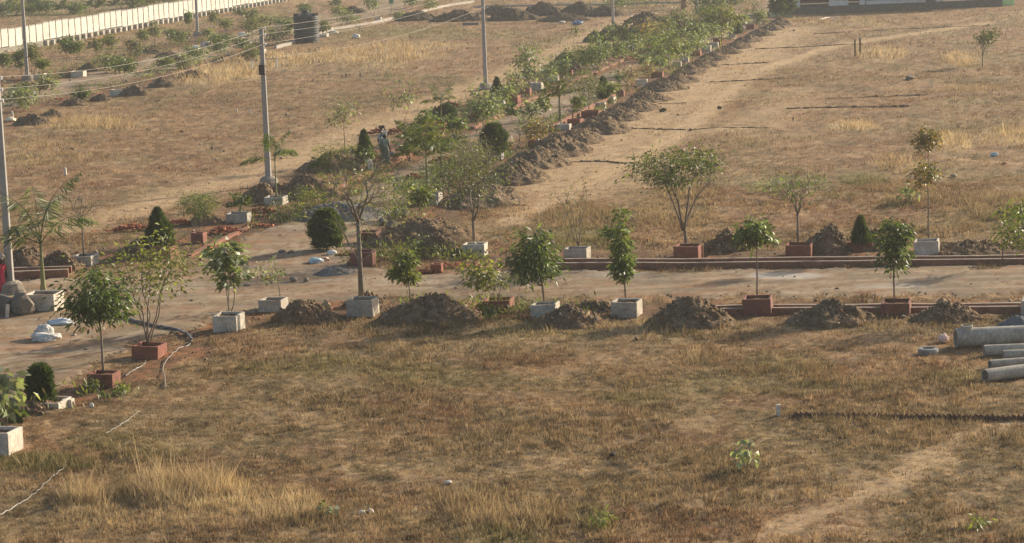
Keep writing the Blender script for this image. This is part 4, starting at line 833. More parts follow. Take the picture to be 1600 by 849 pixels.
# u, v, top, w, kind, col, col2, n, c0, extra
ft = [
 (539, 250, 162, 54, 'leafy', 'oliv', 'pale', 240, .55, 'slim sapling with open leafy tiers in front of the pale track', dict(ll=.2, lw=.08, cl=10, r0=.025)),
 (628, 238, 126, 54, 'leafy', 'oliv', 'pale', 200, .58, 'tall thin sapling behind the walking people', dict(ll=.2, lw=.08, cl=10, stems=2, fork=.1, r0=.022)),
 (690, 196, 128, 40, 'palm', 'oliv', 'pale', 7, .5, 'skinny pale palm left of the double stemmed tree', dict(r0=.03, lw=.03)),
 (752, 240, 134, 66, 'leafy', 'green', 'pale', 1000, .42, 'dense tree on two straight stems left of the broad dark bush', dict(stems=2, fork=.1, ll=.24, lw=.07, cl=24, r0=.035)),
 (698, 196, 164, 28, 'ball', 'blue', 'dark', 1400, 0, 'bluish round bush beside the pink ended planter', dict(ll=.16, lw=.04, z=.05)),
 (777, 160, 122, 24, 'cone', 'blue', 'dark', 1500, 0, 'dark cone bush at the foot of the middle pole', dict(ll=.16, lw=.04)),
 (570, 250, 204, 25, 'cone', 'dark', 'green', 2200, 0, 'dark cone bush just left of the walking people', dict(ll=.16, lw=.04)),
 (576, 256, 228, 30, 'leafy', 'green', 'brig', 90, .15, 'leafy clump in front of the cone bush by the walking people', dict(ll=.22, lw=.07, cl=12)),
 (520, 260, 222, 86, 'spread', 'oliv', 'yell', 900, .1, 'loose olive shrub on the left verge', dict(stems=5, fork=.03, ll=.14, lw=.03, cl=30, r0=.014)),
 (500, 262, 240, 30, 'palm', 'green', 'brig', 8, .1, 'low bright fern like palm on the red bank', dict(r0=.02)),
 (480, 322, 292, 50, 'spread', 'oliv', 'yell', 500, .05, 'low tangled shrub below the red bank', dict(stems=5, fork=.03, ll=.14, lw=.04, cl=20, r0=.012)),
 (590, 300, 262, 60, 'spread', 'oliv', 'green', 300, .2, 'sparse shrub on the left edge below the people', dict(stems=4, fork=.03, ll=.14, lw=.04, cl=14, r0=.012)),
 (648, 238, 190, 54, 'palm', 'green', 'brig', 9, .3, 'green arching palm right of the walking people', dict(r0=.04)),
 (640, 248, 214, 62, 'palm', 'oliv', 'yell', 8, .1, 'drooping low palm beside the steel basin', dict(r0=.03)),
 (690, 262, 196, 78, 'palm', 'oliv', 'yell', 10, .3, 'yellow palm with hanging fronds on the right verge', dict(r0=.04)),
 (672, 240, 190, 40, 'leafy', 'oliv', 'rust', 200, .2, 'rusty leaved sapling among the palms', dict(ll=.2, lw=.08)),
 (738, 262, 214, 78, 'spread', 'grey', 'oliv', 1000, .1, 'greyish olive shrub in front of the double stemmed tree', dict(stems=5, fork=.03, ll=.13, lw=.03, cl=34, r0=.014)),
 (700, 300, 250, 64, 'spread', 'green', 'oliv', 500, .25, 'leafy shrub behind the grey palm planter', dict(stems=4, fork=.05, ll=.15, lw=.05, cl=20, r0=.018)),
 (640, 320, 276, 66, 'spread', 'green', 'brig', 360, .25, 'green shrub left of the grey palm planter', dict(stems=4, fork=.05, ll=.2, lw=.05, cl=18, r0=.018)),
 (620, 350, 310, 50, 'spread', 'oliv', 'yell', 260, .1, 'yellowish weed clump at the foot of the stony slope', dict(stems=4, fork=.03, ll=.18, lw=.04, cl=14, r0=.012)),
 (826, 150, 66, 54, 'leafy', 'green', 'pale', 620, .22, 'leafy pale tipped tree left of the dark green knoll', dict(ll=.24, lw=.10, cl=22)),
 (805, 158, 104, 40, 'leafy', 'oliv', 'pale', 300, .2, 'scraggy pale leaved tree in front of the brick red planters', dict(ll=.24, lw=.10, cl=14)),
 (862, 116, 80, 24, 'leafy', 'green', 'pale', 120, .2, 'small round sapling at the foot of the knoll', dict()),
 (898, 112, 38, 30, 'leafy', 'oliv', 'yell', 60, .74, 'thin lone sapling in front of the blue litter', dict(ll=.26, lw=.1, cl=6, r0=.02)),
 (930, 118, 68, 56, 'spread', 'green', 'brig', 1100, .2, 'dense bright green tree on the left verge', dict(stems=4, fork=.1, ll=.2, lw=.09, cl=40)),
 (914, 112, 82, 26, 'spread', 'dark', 'green', 300, .1, 'dark bushy clump left of the bright green tree', dict(stems=4, fork=.1, ll=.2, lw=.09, cl=20)),
 (890, 110, 74, 50, 'spread', 'dark', 'green', 600, .1, 'dark shrub growing on the knoll', dict(stems=4, fork=.05, ll=.18, lw=.06, cl=26)),
 (875, 192, 120, 48, 'palm', 'oliv', 'yell', 9, .55, 'yellow feathery palm on the right of the long road', dict(r0=.06)),
 (895, 182, 118, 34, 'spread', 'grey', 'oliv', 300, .4, 'bare stemmed grey sapling beside the yellow palm', dict(stems=4, fork=.1, ll=.14, lw=.04, cl=16, r0=.02)),
 (920, 172, 116, 46, 'spread', 'oliv', 'green', 900, .15, 'soft olive green tree before the narrow cone bush', dict(stems=3, fork=.1, ll=.16, lw=.05, cl=34, r0=.02)),
 (943, 155, 122, 18, 'cone', 'dark', 'green', 1200, 0, 'narrow dark cone bush beside the long road', dict(ll=.2, lw=.05)),
 (829, 214, 156, 36, 'leafy', 'dark', 'pale', 300, .45, 'small tree with glinting leaves left of the yellow palm', dict(ll=.22, lw=.09, cl=13)),
 (838, 222, 184, 52, 'leafy', 'green', 'rust', 420, .15, 'low leafy tree with reddish leaves over the dark planter', dict(ll=.22, lw=.08, cl=18)),
 (812, 222, 178, 26, 'leafy', 'green', 'pale', 90, .3, 'thin pale sapling at the road side before the leafy low tree', dict()),
 (975, 74, 28, 36, 'palm', 'green', 'oliv', 9, .4, 'feathery palm beside the far pole', dict(r0=.06)),
 (958, 72, 36, 30, 'leafy', 'green', 'pale', 260, .2, 'pale leaved sapling under the far pole', dict(ll=.26, lw=.11)),
 (1010, 72, 28, 58, 'leafy', 'oliv', 'rust', 600, .1, 'wide tree with reddish tips beside the feathery palm', dict(ll=.26, lw=.11, cl=30)),
 (985, 72, 50, 38, 'spread', 'dark', 'oliv', 300, .1, 'low dark shrub between the distant planters', dict(ll=.2, lw=.1)),
 (940, 74, 52, 14, 'cone', 'dark', 'blue', 500, 0, 'small dark cone bush at the edge of the pale track', dict(ll=.2, lw=.06)),
 (1018, 112, 58, 44, 'leafy', 'green', 'brig', 420, .15, 'bright leafy tree left of the distant brown saplings', dict(ll=.28, lw=.1, cl=20)),
 (1045, 108, 54, 56, 'leafy', 'green', 'yell', 620, .15, 'wide bright tree in the thick of the right hand row', dict(ll=.28, lw=.1, cl=26)),
 (1070, 100, 56, 34, 'leafy', 'green', 'pale', 320, .15, 'bright tree just above the two small white planters', dict(ll=.28, lw=.1, cl=16)),
 (980, 142, 104, 40, 'spread', 'oliv', 'rust', 400, .2, 'brownish sparse tree above the bright white planter', dict(stems=4, fork=.1, ll=.2, lw=.06, cl=22, r0=.02)),
 (1012, 130, 96, 36, 'spread', 'oliv', 'rust', 300, .2, 'brown leaved sapling beside the wide bright tree', dict(stems=3, fork=.1, ll=.2, lw=.06, cl=16, r0=.02)),
 (968, 152, 102, 18, 'leafy', 'green', 'blue', 100, .5, 'slim sapling on the left of the bright white planter', dict(ll=.2, lw=.08)),
 (1090, 84, 30, 38, 'leafy', 'green', 'pale', 500, .2, 'dense pale flecked tree left of the tallest glossy tree', dict(ll=.3, lw=.12, cl=20)),
 (1128, 64, 6, 62, 'leafy', 'oliv', 'yell', 900, .2, 'largest glossy leaved tree near the far end of the row', dict(ll=.34, lw=.13, cl=34)),
 (1106, 66, 18, 34, 'leafy', 'oliv', 'yell', 400, .15, 'yellowish tree merging with the largest glossy one', dict(ll=.3, lw=.12, cl=18)),
 (1150, 54, 28, 20, 'cone', 'dark', 'blue', 900, 0, 'broad dark cone bush right of the largest glossy tree', dict(ll=.24, lw=.08)),
 (1167, 42, 12, 16, 'leafy', 'dark', 'oliv', 40, .8, 'thin stick like sapling in a far red planter', dict(r0=.03)),
 (1178, 41, 4, 26, 'spread', 'dark', 'grey', 120, .82, 'flat topped thin sapling near the far end of the long road', dict(stems=1, fork=.7, r0=.03, cl=10)),
 (1190, 34, 14, 34, 'leafy', 'green', 'yell', 260, .05, 'low yellow green shrub at the far end of the ridge', dict(ll=.3, lw=.12)),
 (1060, 42, 10, 44, 'leafy', 'green', 'oliv', 360, .1, 'leafy tree in front of the red brick pillar', dict(ll=.3, lw=.12, cl=18)),
 (1110, 26, -14, 60, 'spread', 'dark', 'green', 800, .05, 'big dark rounded tree behind the far pole', dict(ll=.3, lw=.14, cl=40)),
 (1142, 16, -18, 46, 'spread', 'dark', 'oliv', 500, .1, 'dark tree at the top edge left of the slim far pole', dict(ll=.3, lw=.14, cl=30)),
 (1216, 30, -8, 24, 'spread', 'dark', 'blue', 900, .0, 'dark tall shrub against the grey plinth', dict(ll=.3, lw=.14, cl=40)),
 (1232, 26, -6, 24, 'spread', 'dark', 'blue', 900, .0, 'second dark shrub touching the white column', dict(ll=.3, lw=.14, cl=40)),
 (1535, 103, 45, 38, 'spread', 'dark', 'oliv', 460, .38, 'lone dark tree leaning right in the right field', dict(stems=1, fork=.3, ll=.22, lw=.09, cl=22, z=0, off=4)),
 (962, 12, -4, 34, 'spread', 'green', 'brig', 300, .1, 'small green bush at the top edge beside the pole', dict(ll=.3, lw=.14, cl=16)),
 (1000, 9, -2, 120, 'spread', 'dark', 'green', 500, .0, 'low dark hedge clump at the top edge', dict(ll=.3, lw=.14, cl=50)),
]
for (u, v, top, w_, lab) in [(968, 104, 66, 30, 'pale tipped sapling low on the left verge beyond the bright green tree'), (990, 96, 60, 30, 'reddish sapling left of the bright trees of the right hand row'), (1004, 90, 50, 34, 'loose green tree between the two distant rows'), (1030, 84, 46, 36, 'open yellow green tree between the two distant rows'),
        (1048, 78, 36, 34, 'green sapling above the distant white planters'), (1075, 76, 34, 34, 'airy sapling left of the dense pale flecked tree'), (1084, 66, 20, 30, 'slender tree behind the dense pale flecked tree'), (1040, 66, 26, 30, 'grey green sapling right of the wide reddish tipped tree'), (1100, 52, 8, 36, 'back row tree left of the largest glossy tree'),
        (932, 90, 50, 26, 'small leafy sapling under the far pole, nearer the road'), (948, 100, 66, 24, 'thin sapling beside the distant brick planters'), (850, 182, 150, 26, 'light sapling left of the olive green tree'), (800, 190, 160, 24, 'small sapling on the verge before the red planters'), (668, 214, 170, 30, 'leafy weed tree behind the palms'), (716, 226, 184, 34, 'pale green sapling left of the double stemmed tree foot'), (1130, 56, 24, 26, 'low tree below the slim far pole')]:
    ft.append((u, v, top, w_, 'leafy', ['green', 'oliv'][u % 2], ['pale', 'yell', 'brig'][u % 3], int(80 + 6 * w_), .36, lab, dict(ll=.26, lw=.09, cl=10)))
for (u, v, top, w_, lab) in [(1008, 116, 84, 22, 'short bright sapling just beside the brown leaved ones'), (1032, 122, 88, 24, 'bright sapling in front of the wide bright tree'), (1056, 100, 62, 26, 'light sapling overlapping the wide bright tree on its right'), (1082, 92, 52, 26, 'light sapling on the ridge side of the distant row'),
        (1098, 80, 44, 24, 'pale sapling by the distant white planter on the ridge side'), (1112, 74, 36, 26, 'yellow green sapling under the largest glossy tree'), (1140, 60, 30, 22, 'sapling between the largest glossy tree and the broad cone bush'), (1160, 48, 22, 20, 'low sapling behind the broad dark cone bush'), (955, 160, 128, 20, 'thin light sapling right of the narrow cone bush'),
        (905, 190, 146, 24, 'light sapling at the foot of the olive green tree'), (856, 136, 96, 28, 'yellowish sapling below the dark green knoll'), (880, 124, 92, 24, 'light sapling beside the whitewashed planter under the knoll'), (792, 172, 132, 26, 'pale sapling beside the dark cone bush of the middle pole'), (1016, 60, 34, 26, 'light sapling just left of the red brick pillar'), (655, 330, 296, 36, 'leafy green weed tree left of the grey palm planter foot')]:
    ft.append((u, v, top, w_, 'leafy', ['brig', 'green'][u % 2], ['pale', 'yell'][u % 2], int(70 + 6 * w_), .38, lab, dict(ll=.27, lw=.09, cl=9)))
for r in ft:
    u, v, top, w_, kd, c1, c2_, n_, c0_, lab, ex = r
    ex = dict(ex); nm = {'palm': 'palm_tree', 'ball': 'round_bush', 'cone': 'conical_bush'}.get(kd, 'young_tree'); ct = 'bush' if kd in ('ball', 'cone') or 'shrub' in lab or 'bush ' in lab or 'hedge' in lab or 'clump' in lab else 'tree'
    if ct == 'bush' and nm == 'young_tree': nm = 'shrub'
    n2 = n_ if kd in ('palm', 'cone', 'ball') else int(n_ * .72)
    tree(u, v, top, w_, lab, kind=kd, col=c1, col2=c2_, n=n2, c0=c0_, name=nm, cat=ct, group=FT, **ex)
# ---- along the far road on the left
FL_ = 'saplings along the far road below the cream wall'
fl = [ (8, 128, 82, 24, .4), (34, 122, 78, 26, .4), (52, 122, 68, 36, .45), (66, 124, 92, 24, .4), (72, 158, 112, 36, .35), (36, 172, 136, 64, .2), (118, 116, 58, 40, .4), (104, 96, 58, 24, .5), (150, 86, 58, 26, .1), (173, 88, 50, 24, .2), (166, 108, 82, 40, .1), (186, 112, 84, 34, .25),
       (192, 128, 92, 46, .3), (130, 158, 138, 26, .1), (210, 92, 58, 30, .2), (226, 72, 46, 20, .2), (242, 74, 32, 22, .25), (265, 70, 40, 24, .1), (282, 72, 48, 28, .1), (296, 58, 13, 16, .45), (334, 46, 12, 20, .3), (352, 52, 30, 22, .3), (326, 62, 42, 18, .15),
       (345, 64, 54, 40, .1), (376, 32, 14, 22, .3), (396, 44, 10, 22, .2), (392, 60, 28, 40, .15), (258, 110, 90, 30, .2), (288, 106, 84, 36, .2), (308, 100, 70, 34, .3), (342, 92, 58, 36, .2), (376, 84, 56, 24, .25), (392, 92, 74, 40, .1), (432, 68, 42, 50, .1),
       (412, 40, 24, 40, .1), (440, 42, 22, 34, .15), (476, 26, 6, 24, .1), (452, 58, 30, 26, .2), (508, 60, 30, 22, .2), (530, 34, 10, 26, .2), (548, 40, 14, 40, .15), (583, 26, -6, 34, .3), (525, 20, -4, 16, .3), (645, 12, -6, 30, .2), (478, 24, 4, 22, .2), (672, 18, 2, 26, .2), (624, 28, 18, 22, .0)]
kc = ['green', 'dark', 'oliv', 'green', 'oliv', 'green']; kc2 = ['brig', 'green', 'pale', 'pale', 'yell', 'oliv']
WQ = ['airy', 'dense', 'drooping', 'ragged', 'bushy', 'pale tipped']
for i, (u, v, top, w_, c0_) in enumerate(fl):
    nth = (ORD + ['twenty ' + a for a in ORD[:9]] + ['thirtieth'] + ['thirty ' + a for a in ORD[:9]] + ['fortieth'] + ['forty ' + a for a in ORD[:9]])[i]
    tree(u, v, top, w_ * .95, f'{WQ[i % 6]} green sapling by the far road, {nth} from the left', col=kc[i % 6], col2=kc2[(i * 5 + 1) % 6], kind='leafy' if i % 3 else 'spread', stems=1 if i % 3 == 1 else 2, fork=.15, n=int(110 + w_ * 6), c0=c0_, ll=.26, lw=.10, cl=8 + w_ // 4, group=FL_, z=.1, name='sapling')
# ---- plants beyond the wall
for i, (u, v, top, w_, kd) in enumerate([(4, 28, 4, 34, 's'), (26, 24, 2, 36, 's'), (48, 22, 4, 30, 's'), (72, 22, 2, 34, 's'), (96, 22, 2, 34, 'p'), (120, 22, 4, 32, 's'), (140, 20, -4, 26, 'p'), (160, 18, -4, 32, 'p'), (182, 16, -6, 30, 'p'), (205, 13, -8, 36, 's'), (232, 10, -10, 36, 's'), (262, 6, -12, 36, 's'), (54, 12, -8, 34, 's'), (20, 10, -10, 34, 'p')]):
    tree(u, v, top, w_, f'{ORD[i]} green {"palm" if kd == "p" else "shrub"} in the plot beyond the cream wall from the left', kind='palm' if kd == 'p' else 'spread', col=['dark', 'green'][i % 2], col2=['green', 'yell', 'brig'][i % 3], n=8 if kd == 'p' else 420, c0=.3 if kd == 'p' else .0, stems=1 if kd == 'p' else 4, ll=.34, lw=.14 if kd == 's' else .1, cl=26, z=0, group='green plants beyond the cream wall', name='palm_tree' if kd == 'p' else 'shrub', cat='tree' if kd == 'p' else 'bush')

# ---- low weeds, calotropis and small plants in the fields
for a in [(1166, 735, 686, 36, 'pale', 'pale', 34, 'silvery milkweed plant standing alone in the right foreground', .2, .12), (511, 808, 783, 26, 'green', 'pale', 22, 'small silvery green weed in the left foreground', .16, .10), (938, 826, 790, 34, 'brig', 'yell', 60, 'bright green weed near the bottom middle', .16, .03),
          (1532, 826, 806, 44, 'brig', 'yell', 60, 'bright green weed near the bottom right', .16, .03), (1422, 318, 290, 30, 'green', 'pale', 60, 'silvery weed in the tall grass left of the thin tall tree', .2, .1), (766, 500, 476, 26, 'green', 'brig', 120, 'small green weed in front of the low red planter', .14, .06), (142, 612, 590, 30, 'green', 'oliv', 90, 'low weed at the lower left planter corner', .14, .05), (188, 616, 602, 34, 'brig', 'green', 160, 'grassy green weed below the dark red planter', .16, .02),
          (20, 658, 640, 20, 'green', 'dark', 24, 'single broad leaf sprout by the lower left bank', .3, .2), (828, 398, 386, 40, 'green', 'brig', 90, 'low green weed behind the drooping tree', .16, .03), (660, 400, 378, 60, 'brig', 'oliv', 200, 'low bright weeds at the foot of the brown heap', .18, .05), (560, 412, 384, 50, 'green', 'yell', 100, 'thin weeds in front of the open red planter', .16, .04),
          (632, 405, 380, 50, 'oliv', 'yell', 160, 'yellowish weeds left of the brown heap', .18, .03), (455, 346, 330, 80, 'green', 'oliv', 260, 'low green creeper on the edge of the gravel', .18, .05), (1190, 300, 284, 60, 'pale', 'green', 200, 'pale green low weeds behind the leafless tree', .2, .03), (1104, 350, 300, 60, 'oliv', 'oliv', 30, 'sparse dry stalk right of the umbrella shaped tree', .14, .03),
          (300, 148, 136, 16, 'green', 'oliv', 30, 'lone small weed in the golden grass', .16, .06), (606, 124, 112, 14, 'green', 'oliv', 40, 'lone green weed beside the two short posts', .16, .06), (1246, 218, 200, 20, 'brig', 'yell', 60, 'tiny yellow green weed in the right field', .2, .04), (1455, 208, 203, 14, 'brig', 'yell', 40, 'tiny weed above the two tiered tree', .2, .04)]:
    u, v, top, w_, c1, c2_, n_, lab, l1, l2 = a
    if 'tiny' in lab: continue
    tree(u, v, top, w_, lab, kind='leafy', col=c1, col2=c2_, n=n_, c0=.1, stems=4, fork=.03, ll=l1, lw=l2, cl=9, spiky=1, z=0, name='weed', cat='plant', r0=.012)

# ---- low green and yellow verge growth between heaps and planters (uncountable)
g_ = np.random.default_rng(77); vs_ = []; cs_ = []
VG = [([(440, 350), (500, 322), (560, 290), (620, 256)], 2.0, 70), ([(600, 345), (650, 305), (720, 268), (800, 228)], 2.4, 120), ([(820, 214), (900, 180), (970, 145), (1050, 105), (1110, 75)], 1.8, 90), ([(620, 236), (700, 200), (800, 160), (900, 116), (1000, 78)], 2.4, 130), ([(560, 408), (640, 400), (720, 402)], 1.2, 40), ([(30, 170), (180, 132), (300, 100), (420, 66)], 2.2, 70), ([(60, 125), (200, 92), (330, 58)], 2.4, 70), ([(640, 482), (840, 486), (1000, 490)], .9, 26), ([(60, 650), (190, 606)], .7, 6)]
for P_, hw_, k_ in VG:
    P_ = poly(P_)
    for _ in range(k_):
        i_ = g_.integers(0, len(P_) - 1); q_ = P_[i_] + (P_[i_ + 1] - P_[i_]) * g_.random() + g_.normal(0, hw_ * .6, 2); m_ = int(g_.integers(14, 50)); r_ = g_.uniform(.15, .5)
        C_ = np.c_[q_[0] + g_.normal(0, r_, m_), q_[1] + g_.normal(0, r_, m_), np.abs(g_.normal(0, r_ * .6, m_))]; D_ = unit(g_.normal(0, .6, (m_, 3)) + (0, 0, .8))
        base_ = np.array(LG[['green', 'oliv', 'brig', 'yell', 'grey', 'dark'][g_.integers(0, 6)]]); va, ca = leaves(C_, D_, g_.uniform(.12, .3, m_), g_.uniform(.03, .09, m_), base_ * g_.uniform(.7, 1.4, (m_, 1)), g_)
        vs_.append(va); cs_.append(ca)
vs_ = np.concatenate(vs_); tag(fastmesh('verge_weeds', vs_, np.arange(len(vs_)).reshape(-1, 4), np.concatenate(cs_), mLeaf), 'low tangled green and yellow weeds on the road verges', 'weeds', kind='stuff')
# ================================================================ small things
def post(u, v, h, w_, label, col, name='marker_post', cat='post', lean=0.0, rot=0, mt=None, group='short marker posts'):
    s = PX(u, v); x, y, _ = G(u, v); t = MB(); a = w_ / s / 2; H = h / s
    t.add([(-a,-a,-.1),(a,-a,-.1),(a,a,-.1),(-a,a,-.1),(-a,-a,H*.94),(a,-a,H*.94),(a,a,H*.94),(-a,a,H*.94),(0,0,H)], [(0,1,5,4),(1,2,6,5),(2,3,7,6),(3,0,4,7),(4,5,8),(5,6,8),(6,7,8),(7,4,8)], col)
    o = t.build(name, mt or mConc, loc=(x, y, 0)); o.rotation_euler = (0, lean, rot); return tag(o, label, cat, group)
W_ = (1.7, 1.65, 1.55)
post(1216, 648, 17, 6, 'white marker stone in the foreground at the end of the brick edging', W_)
post(102, 274, 12, 4, 'pale marker stone alone in the left field', W_)
post(19, 183, 9, 3.5, 'short white marker post left of the dark heap by the far road', W_)
post(11, 497, 22, 5, 'white stake leaning on the boulder at the left edge', W_, lean=.12)
post(580, 270, 20, 7, 'grey white marker stone below the steel ring', W_, lean=-.1)
post(541, 121, 7, 2.4, 'left one of two short posts in the golden grass', (.5, .45, .35)); post(563, 120, 7, 2.4, 'right one of two short posts in the golden grass', (.5, .45, .35))
post(831, 29, 6, 2.4, 'tiny pale post in front of the dark distant heaps', W_)
post(370, 176, 6, 2.4, 'left tiny stake in the brown field under the golden patch', W_); post(391, 177, 7, 2.4, 'right tiny stake in the brown field under the golden patch', W_)
post(984, 25, 10, 2.6, 'thin white post above the feathery palm', W_)
post(1336, 88, 27, 2.2, 'left one of two thin dark posts in the right field', (.6, .45, .3), 'wooden_post', mt=mBarkD); post(1344, 86, 28, 2.2, 'right one of two thin dark posts in the right field', (.6, .45, .3), 'wooden_post', mt=mBarkD)
post(1326, 391, 13, 3.4, 'pale corner post left of the small cone bush', (1.5, 1.4, 1.2)); post(1364, 389, 12, 3.4, 'pale corner post right of the small cone bush', (1.5, 1.4, 1.2)); post(1285, 395, 14, 3.4, 'pale short stake in front of the steep dark heap', (1.5, 1.4, 1.2), lean=-.15)
post(1103, 400, 22, 5, 'dark short stump left of the rounded heap', (.35, .33, .28)); 
# green sign
p = G(612, 24); s = PX(612, 24); t = thing('sign_post', 'small green sign board on a thin post by the far road', 'sign', (p[0], p[1], 0)); MB().box((0, 0, 1.0), (.07, .07, 2.0), col=(3, 3, 3)).build('post', mSteel, t); MB().box((0, -.06, 2.0), (.62, .04, .9), col=(.06, .26, .14)).build('board', mPlast, t)
# low blue green block in the far field
p = G(735, 39); o = MB().box((0, 0, .12), (2.0, .35, .32), rz=0, col=(.42, .47, .46), jit=.01).build('concrete_slab', mConc, loc=p); tag(o, 'long low blue grey slab lying in the far field left of the pole', 'slab')
# ---- half-buried brick edgings across the plots: near one brick by brick, farther ones as low courses
A = np.array(G(1240, 651)[:2]); B = np.array(G(1640, 657)[:2]); L_ = np.linalg.norm(B - A); n_ = int(L_ / .155); proto = None
for i in range(n_):
    q = A + (B - A) * (i + .5) / n_
    if proto is None:
        proto = MB().box((0, 0, 0), (.2, .09, .2), col=(.62, .72, .7)).build('edging_brick', mBrick); o = proto
    else: o = proto.copy(); COL.objects.link(o)
    o.location = (q[0], q[1] + rng.normal(0, .01), .02 + rng.normal(0, .012)); o.rotation_euler = (0, math.pi / 4 + rng.normal(0, .08), rng.normal(0, .05))
    tag(o, 'dark brick set on its corner in the zigzag edging of the right foreground', 'brick', 'bricks of the zigzag plot edging')
def edging(pts, label, h=.06):
    P = [np.array(G(u, v)[:2]) for u, v in pts]; b = MB(); o = P[0]; n = 0
    for a_, c_ in zip(P[:-1], P[1:]):
        L_ = float(np.linalg.norm(c_ - a_)); k = int(L_ / .28); rz = math.atan2(*(c_ - a_)[::-1])
        for i in range(k):
            q = a_ + (c_ - a_) * (i + .5) / k - o; b.box((q[0], q[1] + rng.normal(0, .05), h / 2 - .03), (.34, .16, h * rng.uniform(.2, 1.8)), rz=rz + rng.normal(0, .1), col=np.array((.25, .18, .115)) * rng.uniform(.6, 1.2), jit=.03)
    return tag(b.build('edging_course', mHeap, loc=(o[0], o[1], 0)), label, 'edging', 'low rows of half buried stones across the plots')
edging([(862, 254), (930, 252), (990, 256)], 'stone edging just right of the ridge heaps'); edging([(770, 322), (822, 321)], 'short stone edging beside the twiggy corner tree')
edging([(940, 203), (1010, 201), (1070, 203)], 'left part of the stone edging on the pale track'); edging([(1075, 204), (1130, 199), (1200, 200)], 'right part of the stone edging on the pale track')
edging([(1024, 163), (1072, 161)], 'short edging beside the dark rock on the track'); edging([(1100, 129), (1160, 126), (1240, 121)], 'edging row crossing right of the distant planters'); edging([(1120, 102), (1200, 98)], 'faint edging row near the upper ridge')
edging([(1180, 77), (1260, 73), (1334, 69)], 'edging row leading to the two thin dark posts'); edging([(1272, 53), (1400, 46), (1520, 41), (1550, 41)], 'farthest edging row below the grey plinth'); edging([(1290, 154), (1360, 152), (1450, 148)], 'faint edging row in the right field'); edging([(1230, 170), (1420, 166)], 'second faint edging row in the right field', .1)
# ---- bags, sheets and litter
def bag(u, v, wpx, hpx, label, name='sack', cat='bag', col=(.58, .56, .52), mt=None, flat=0.0, lumps=1.0, z=0):
    import bmesh
    s = PX(u, v); W = wpx / s; H = hpx / s; bm = bmesh.new(); bmesh.ops.create_icosphere(bm, subdivisions=4, radius=.5)
    sd = u * .37 + v
    for q in bm.verts:
        c = np.array(q.co); n = fbm(np.array([c[0] * 3 + sd]), np.array([c[1] * 3 + c[2] * 4]), 5, 3)[0] - .5; m = abs(vn(np.array([c[0] * 11 + sd]), np.array([c[2] * 6 + c[1] * 9]), 8)[0] - .5) * 1.6
        r = 1 + lumps * (.9 * n + .25 * m); c = c * r; c = c + np.sign(c) * np.abs(c) ** .5 * .12 * np.array([1, 1, 0]); c[2] = max(c[2], -.32); q.co = (c[0] * W, c[1] * W * .8, (c[2] + .32) / .82 * H)
    me = bpy.data.meshes.new(name); bm.to_mesh(me); bm.free(); me.polygons.foreach_set('use_smooth', [True] * len(me.polygons))
    a = me.color_attributes.new('Col', 'FLOAT_COLOR', 'POINT'); a.data.foreach_set('color', np.tile([*col, 1], len(me.vertices))); me.materials.append(mt or mCloth)
    p = G(u, v, z); o = link(name, me, loc=(p[0], p[1] + W * .3, z - .02)); return tag(o, label, cat)
b1 = bag(70, 535, 38, 13, 'slumped white sack lying on the road at left'); 
bag(68, 530, 24, 23, 'upright white sack leaning on the slumped one', col=(.56, .54, .5))
bag(94, 508, 32, 9, 'crumpled white plastic sheet on the ground by the palm planter', 'plastic_sheet', 'sheet', (.62, .66, .68), mPlast, lumps=1.5)
bag(494, 412, 20, 9, 'pale blue plastic bag in the litter at the junction', 'plastic_bag', 'litter', (.45, .60, .65), mPlast); bag(508, 409, 11, 7, 'reddish plastic bag in the litter at the junction', 'plastic_bag', 'litter', (.55, .30, .2), mPlast)
bag(518, 399, 13, 8, 'white block of litter beside the broad rounded bush', 'plastic_bag', 'litter', (.75, .75, .68), mPlast, lumps=.5); bag(1475, 534, 13, 12, 'pinkish white sack in the grass left of the thickest pipe', col=(.75, .55, .48)); bag(565, 804, 11, 6, 'left white scrap in the foreground grass', 'paper_scrap', 'litter', (.6, .58, .52)); bag(579, 803, 8, 9, 'right white scrap in the foreground grass', 'paper_scrap', 'litter', (.7, .66, .6))
bag(700, 755, 10, 4, 'flat white scrap near the faint foreground track', 'paper_scrap', 'litter', (.65, .62, .55)); bag(902, 39, 13, 6, 'blue plastic litter on the far field', 'plastic_bag', 'litter', (.10, .22, .42), mPlast); bag(1554, 244, 10, 5, 'small blue litter in the right field', 'plastic_bag', 'litter', (.30, .55, .68), mPlast); bag(556, 60, 9, 6, 'small pale sack lying near the black tank', col=(.8, .74, .62)); bag(878, 36, 9, 3, 'white scrap left of the blue litter', 'paper_scrap', 'litter', (.7, .65, .6))
bag(305, 77, 13, 6, 'white plastic litter at the far road under the wall', 'plastic_bag', 'litter', (.85, .8, .75), mPlast); bag(322, 73, 14, 8, 'pinkish cloth litter beside the white plastic', 'cloth_scrap', 'litter', (.8, .62, .55)); bag(16, 190, 14, 6, 'pale yellow litter beside the left pole', 'plastic_bag', 'litter', (.85, .72, .5), mPlast); bag(143, 636, 5, 7, 'tiny white stone by the broken planter', 'paper_scrap', 'litter', (.7, .7, .6)); bag(230, 398, 12, 12, 'grey sheet leaning on the red planter of the conical bush', 'plastic_sheet', 'sheet', (.42, .45, .46), mPlast)
bag(382, 58, 14, 7, 'cream bundle at the edge of the far road', col=(.85, .78, .6)); bag(455, 68, 12, 5, 'white block beside the black tank on the left', 'concrete_block', 'block', (.85, .82, .78), mConc, lumps=.4); bag(521, 53, 14, 5, 'white block beside the black tank on the right', 'concrete_block', 'block', (1.5, 1.5, 1.4), mConc, lumps=.4)
